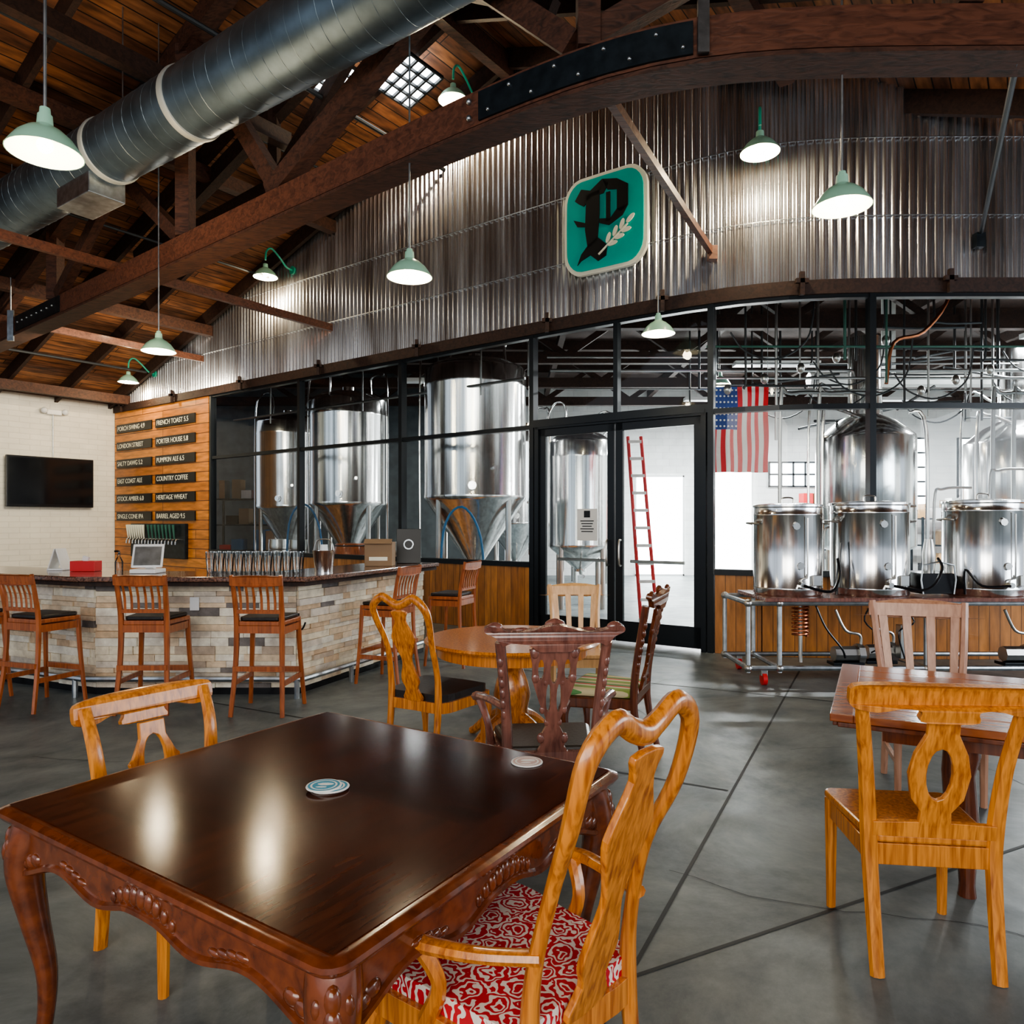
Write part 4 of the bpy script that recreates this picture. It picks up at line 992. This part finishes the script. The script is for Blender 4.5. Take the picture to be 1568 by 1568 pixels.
# ------------------------------------------------------------------ tables
def rrect(w,h,c):
    out=[]
    for sx,sy,a0 in ((1,-1,-90),(1,1,0),(-1,1,90),(-1,-1,180)):
        for k in range(5):
            a=radians(a0+k*22.5); out.append((sx*(w-c)+c*cos(a),sy*(h-c)+c*sin(a)))
    return out
def loft(name,prof,w,h,c,m,parent,capmat=None):
    vs=[];fs=[];n=20
    for ins,z in prof: vs+=[(x,y,z) for x,y in rrect(w-ins,h-ins,max(.005,c-ins*.5))]
    for i in range(len(prof)-1):
        for k in range(n): a=i*n+k;b=i*n+(k+1)%n; fs.append((a,b,b+n,a+n))
    fs.append(tuple(reversed(range(n)))); fs.append(tuple(range((len(prof)-1)*n,len(prof)*n)))
    return mk(name,vs,fs,m,parent,smooth=True)
def carved_table(x,y,rz,w,h):
    r=root('carved_dining_table',(x,y,0),rz)
    loft('top_edge',[(.05,.695),(.03,.70),(.012,.712),(0,.728),(.002,.738),(.012,.742),(.018,.7445),(.03,.7455)],w,h,.05,M['rimwood'],r)
    W,H=w-.035,h-.035; bw=.12; a,b=W-bw,H-bw; z=.7475
    V=[(-W,-H),(W,-H),(W,H),(-W,H),(-a,-b),(a,-b),(a,b),(-a,b),(0,-b),(a,0),(0,b),(-a,0),(0,0)]
    F=[(0,1,5,8,4),(1,2,6,9,5),(2,3,7,10,6),(3,0,4,11,7),(4,8,12,11),(8,5,9,12),(12,9,6,10),(11,12,10,7)]
    mk('veneer_top',[(p,q,z) for p,q in V],F,[M['vx'],M['vy']],r,mi=[1,1,1,1,0,1,0,1])
    def apron(nm,half,mw):
        n=40; bot=[]
        for i in range(n+1):
            t=-1+2*i/n; q=abs(t)
            zz=-.085-.035*(q**3)*1.2+.028*cos(q*pi*3)*(1-q*.5)-.02*exp(-(t/.12)**2)
            bot.append((t*half,zz))
        lp=[(-half,0)]+bot+[(half,0)]
        shape(nm,[lp],.022,M['rimwood'],r,mw=mw,bevel=.003)
        v,f=tubev([(p[0],p[1],.022) for p in bot],.011,6,1,1,(0,0,1)); mk(nm+'_bead',v,f,M['rimwood'],r,smooth=True,mw=mw)
        L=[]
        for i in range(0,n+1):
            q=abs(-1+2*i/n)
            if q<.2: L.append(((bot[i][0],bot[i][1]+.026+.012*(1-q*5),.022),.013+.01*(1-q*5),(.8,1.3,.6)))
            elif .42<q<.62: L.append(((bot[i][0],bot[i][1]+.022,.022),.013,(1.7,.8,.6)))
            elif q>.84: L.append(((bot[i][0],bot[i][1]+.03,.022),.016,(1.5,1.2,.6)))
        vs=[];fs=[]
        for c,rr,sc in L:
            v,f=sphv(c,rr,6,sc); o=len(vs); vs+=v; fs+=[tuple(i+o for i in g) for g in f]
        mk(nm+'_carving',vs,fs,M['rimwood'],r,smooth=True,mw=mw)
    X=w-.07;Y=h-.07
    for nm,hf,ang,off in (('apron_1',X,0,Y),('apron_2',Y,90,X),('apron_3',X,180,Y),('apron_4',Y,270,X)):
        mw=Matrix.Rotation(radians(ang),4,'Z')@Matrix.Translation((0,-off,.70))@Matrix.Rotation(pi/2,4,'X')
        apron(nm,hf,mw)
    L=[]
    for sx in (-1,1):
        for sy in (-1,1):
            X_=sx*(w-.085);Y_=sy*(h-.085); f=lambda d:(X_+sx*d,Y_+sy*d)
            L.append(([f(0)+(.70,),f(.012)+(.64,),f(.022)+(.56,),f(.005)+(.42,),f(-.018)+(.26,),f(-.015)+(.12,),f(.0)+(.04,),f(.02)+(0,)],[.055,.058,.05,.038,.028,.022,.024,.035]))
    tubes('cabriole_legs',L,M['rimwood'],r,segs=12)
    bl=[]
    for sx in (-1,1):
        for sy in (-1,1):
            for dx_,dy_,dz,q in ((.045,.045,.655,.022),(.05,.05,.615,.024),(.045,.045,.57,.02),(.035,.035,.53,.014),(.06,.02,.64,.016),(.02,.06,.64,.016),(.058,.02,.59,.014),(.02,.058,.59,.014)): bl.append(((sx*(w-.085+dx_),sy*(h-.085+dy_),dz),q,(.8,.8,1.5)))
    blobs('knee_carving',bl,M['rimwood'],r)
    return r
carved_table(-.558,2.188,radians(-33),.69,.63)
def coaster(x,y,ca,cb,z=.7485):
    r=root('drink_coaster',(x,y,z)); 
    lathe('disc',[(.001,0),(.052,0),(.053,.002),(.052,.004),(.001,.004)],ca,r,32)
    lathe('ring',[(.040,.0042),(.047,.0046),(.047,.0042)],cb,r,32)
    shape('print',[[(.034*cos(q),.034*sin(q)) for q in [2*pi*i/18 for i in range(18)]],[(.026*cos(q)+.004,.012*sin(q)+.008) for q in [2*pi*i/9 for i in range(9)]],[(.018*cos(q)-.004,.007*sin(q)-.016) for q in [2*pi*i/9 for i in range(9)]]],.0006,cb,r,z0=.004)
tq=mat('coaster_teal',(.04,.30,.45),.6); gr=mat('coaster_print',(.62,.45,.42),.6)
for i,(dx,dy) in enumerate(((0,0),(.012,-.008),(-.01,-.012))):
    coaster(-.555+dx,2.17+dy,M['paper'],tq,.7485+.0045*i)
coaster(.05,2.40,M['paper'],gr)
rt=root('round_oak_table',(-.0,5.0,0))
lathe('top',[(.001,.715),(.56,.715),(.60,.722),(.61,.735),(.60,.75),(.001,.752)],M['oak'],rt,56)
lathe('apron',[(.50,.64),(.52,.64),(.52,.716),(.50,.716)],M['oak'],rt,56)
lathe('pedestal',[(.09,.715),(.11,.68),(.10,.6),(.07,.55),(.11,.45),(.13,.36),(.11,.26),(.12,.2),(.10,.14),(.001,.14)],M['oak'],rt,28)
tubes('feet',[([(.08*cos(a),.08*sin(a),.22),(.22*cos(a),.22*sin(a),.16),(.38*cos(a),.38*sin(a),.04),(.42*cos(a),.42*sin(a),.02)],[.04,.035,.03,.028]) for a in [pi/4+k*pi/2 for k in range(4)]],M['oak'],rt)
r2=root('farmhouse_dining_table',(2.50,3.08,0),radians(-27))
boxes('top_planks',[((0,-.51+.17*i,.735),(1.84,.168,.032)) for i in range(7)],M['rtable'],r2,bevel=.004)
boxes('breadboard_end',[((-.965,0,.735),(.09,1.19,.033)),((.965,0,.735),(.09,1.19,.033))],M['rtable'],r2,bevel=.004)
boxes('edge_moulding',[((0,-.585,.708),(1.96,.02,.02)),((0,.585,.708),(1.96,.02,.02)),((-.99,0,.708),(.02,1.15,.02)),((.99,0,.708),(.02,1.15,.02))],M['mahog'],r2,bevel=.004)
boxes('apron',[((0,-.46,.67),(1.6,.025,.09)),((0,.46,.67),(1.6,.025,.09)),((-.8,0,.67),(.025,.92,.09)),((.8,0,.67),(.025,.92,.09))],M['mahog'],r2)
for i,(sx,sy) in enumerate(((-1,-1),(1,-1),(1,1),(-1,1))):
    lathe('leg_%d'%(i+1),[(.035,0),(.03,.05),(.045,.3),(.03,.5),(.05,.58),(.05,.715)],M['mahog'],r2,16,(sx*.6+.1,sy*.36,0))

# ------------------------------------------------------------------ lighting
w=bpy.data.worlds.new('World'); S.world=w; w.use_nodes=True
bg=w.node_tree.nodes['Background']; bg.inputs[0].default_value=(.78,.87,1,1); bg.inputs[1].default_value=1.0
def area(nm,loc,target,sx,sy,e,col):
    l=bpy.data.lights.new(nm,'AREA'); l.shape='RECTANGLE'; l.size=sx; l.size_y=sy; l.energy=e; l.color=col
    o=bpy.data.objects.new(nm,l); COL.objects.link(o); o.location=loc
    o.rotation_euler=(Vector(target)-Vector(loc)).to_track_quat('-Z','Y').to_euler()
area('fill_behind_camera',(-1.5,-4.5,3.4),(0,8,3.0),7,3,450,(1,.94,.85))  # unseen fill light added behind the camera to brighten the room
area('side_fill_light',(9.5,3,2.6),(0,6,1.2),5,2.5,290,(.88,.94,1))  # unseen fill light at the right; no window is built there
area('ceiling_fill_light',(-4.5,6.5,2.9),(-5.5,7.5,8),3,1.5,110,(1,.76,.48))  # added fill without a fixture, warms the roof planks from below
area('bar_wall_fill',(-6.5,12.5,4.3),(-9.5,15.5,2.2),2.5,.6,150,(1,.88,.68))  # fill light added to brighten the menu board and brick wall

cam=bpy.data.cameras.new('camera'); co=bpy.data.objects.new('camera',cam); COL.objects.link(co)
co.location=(0,0,1.55); co.rotation_euler=(pi/2,0,0); cam.sensor_width=36; cam.lens=25.26; cam.shift_y=.0102; cam.clip_start=.05; cam.clip_end=200
S.camera=co
try:
    S.view_settings.look='AgX - Medium High Contrast'
except Exception as ex: print(ex)
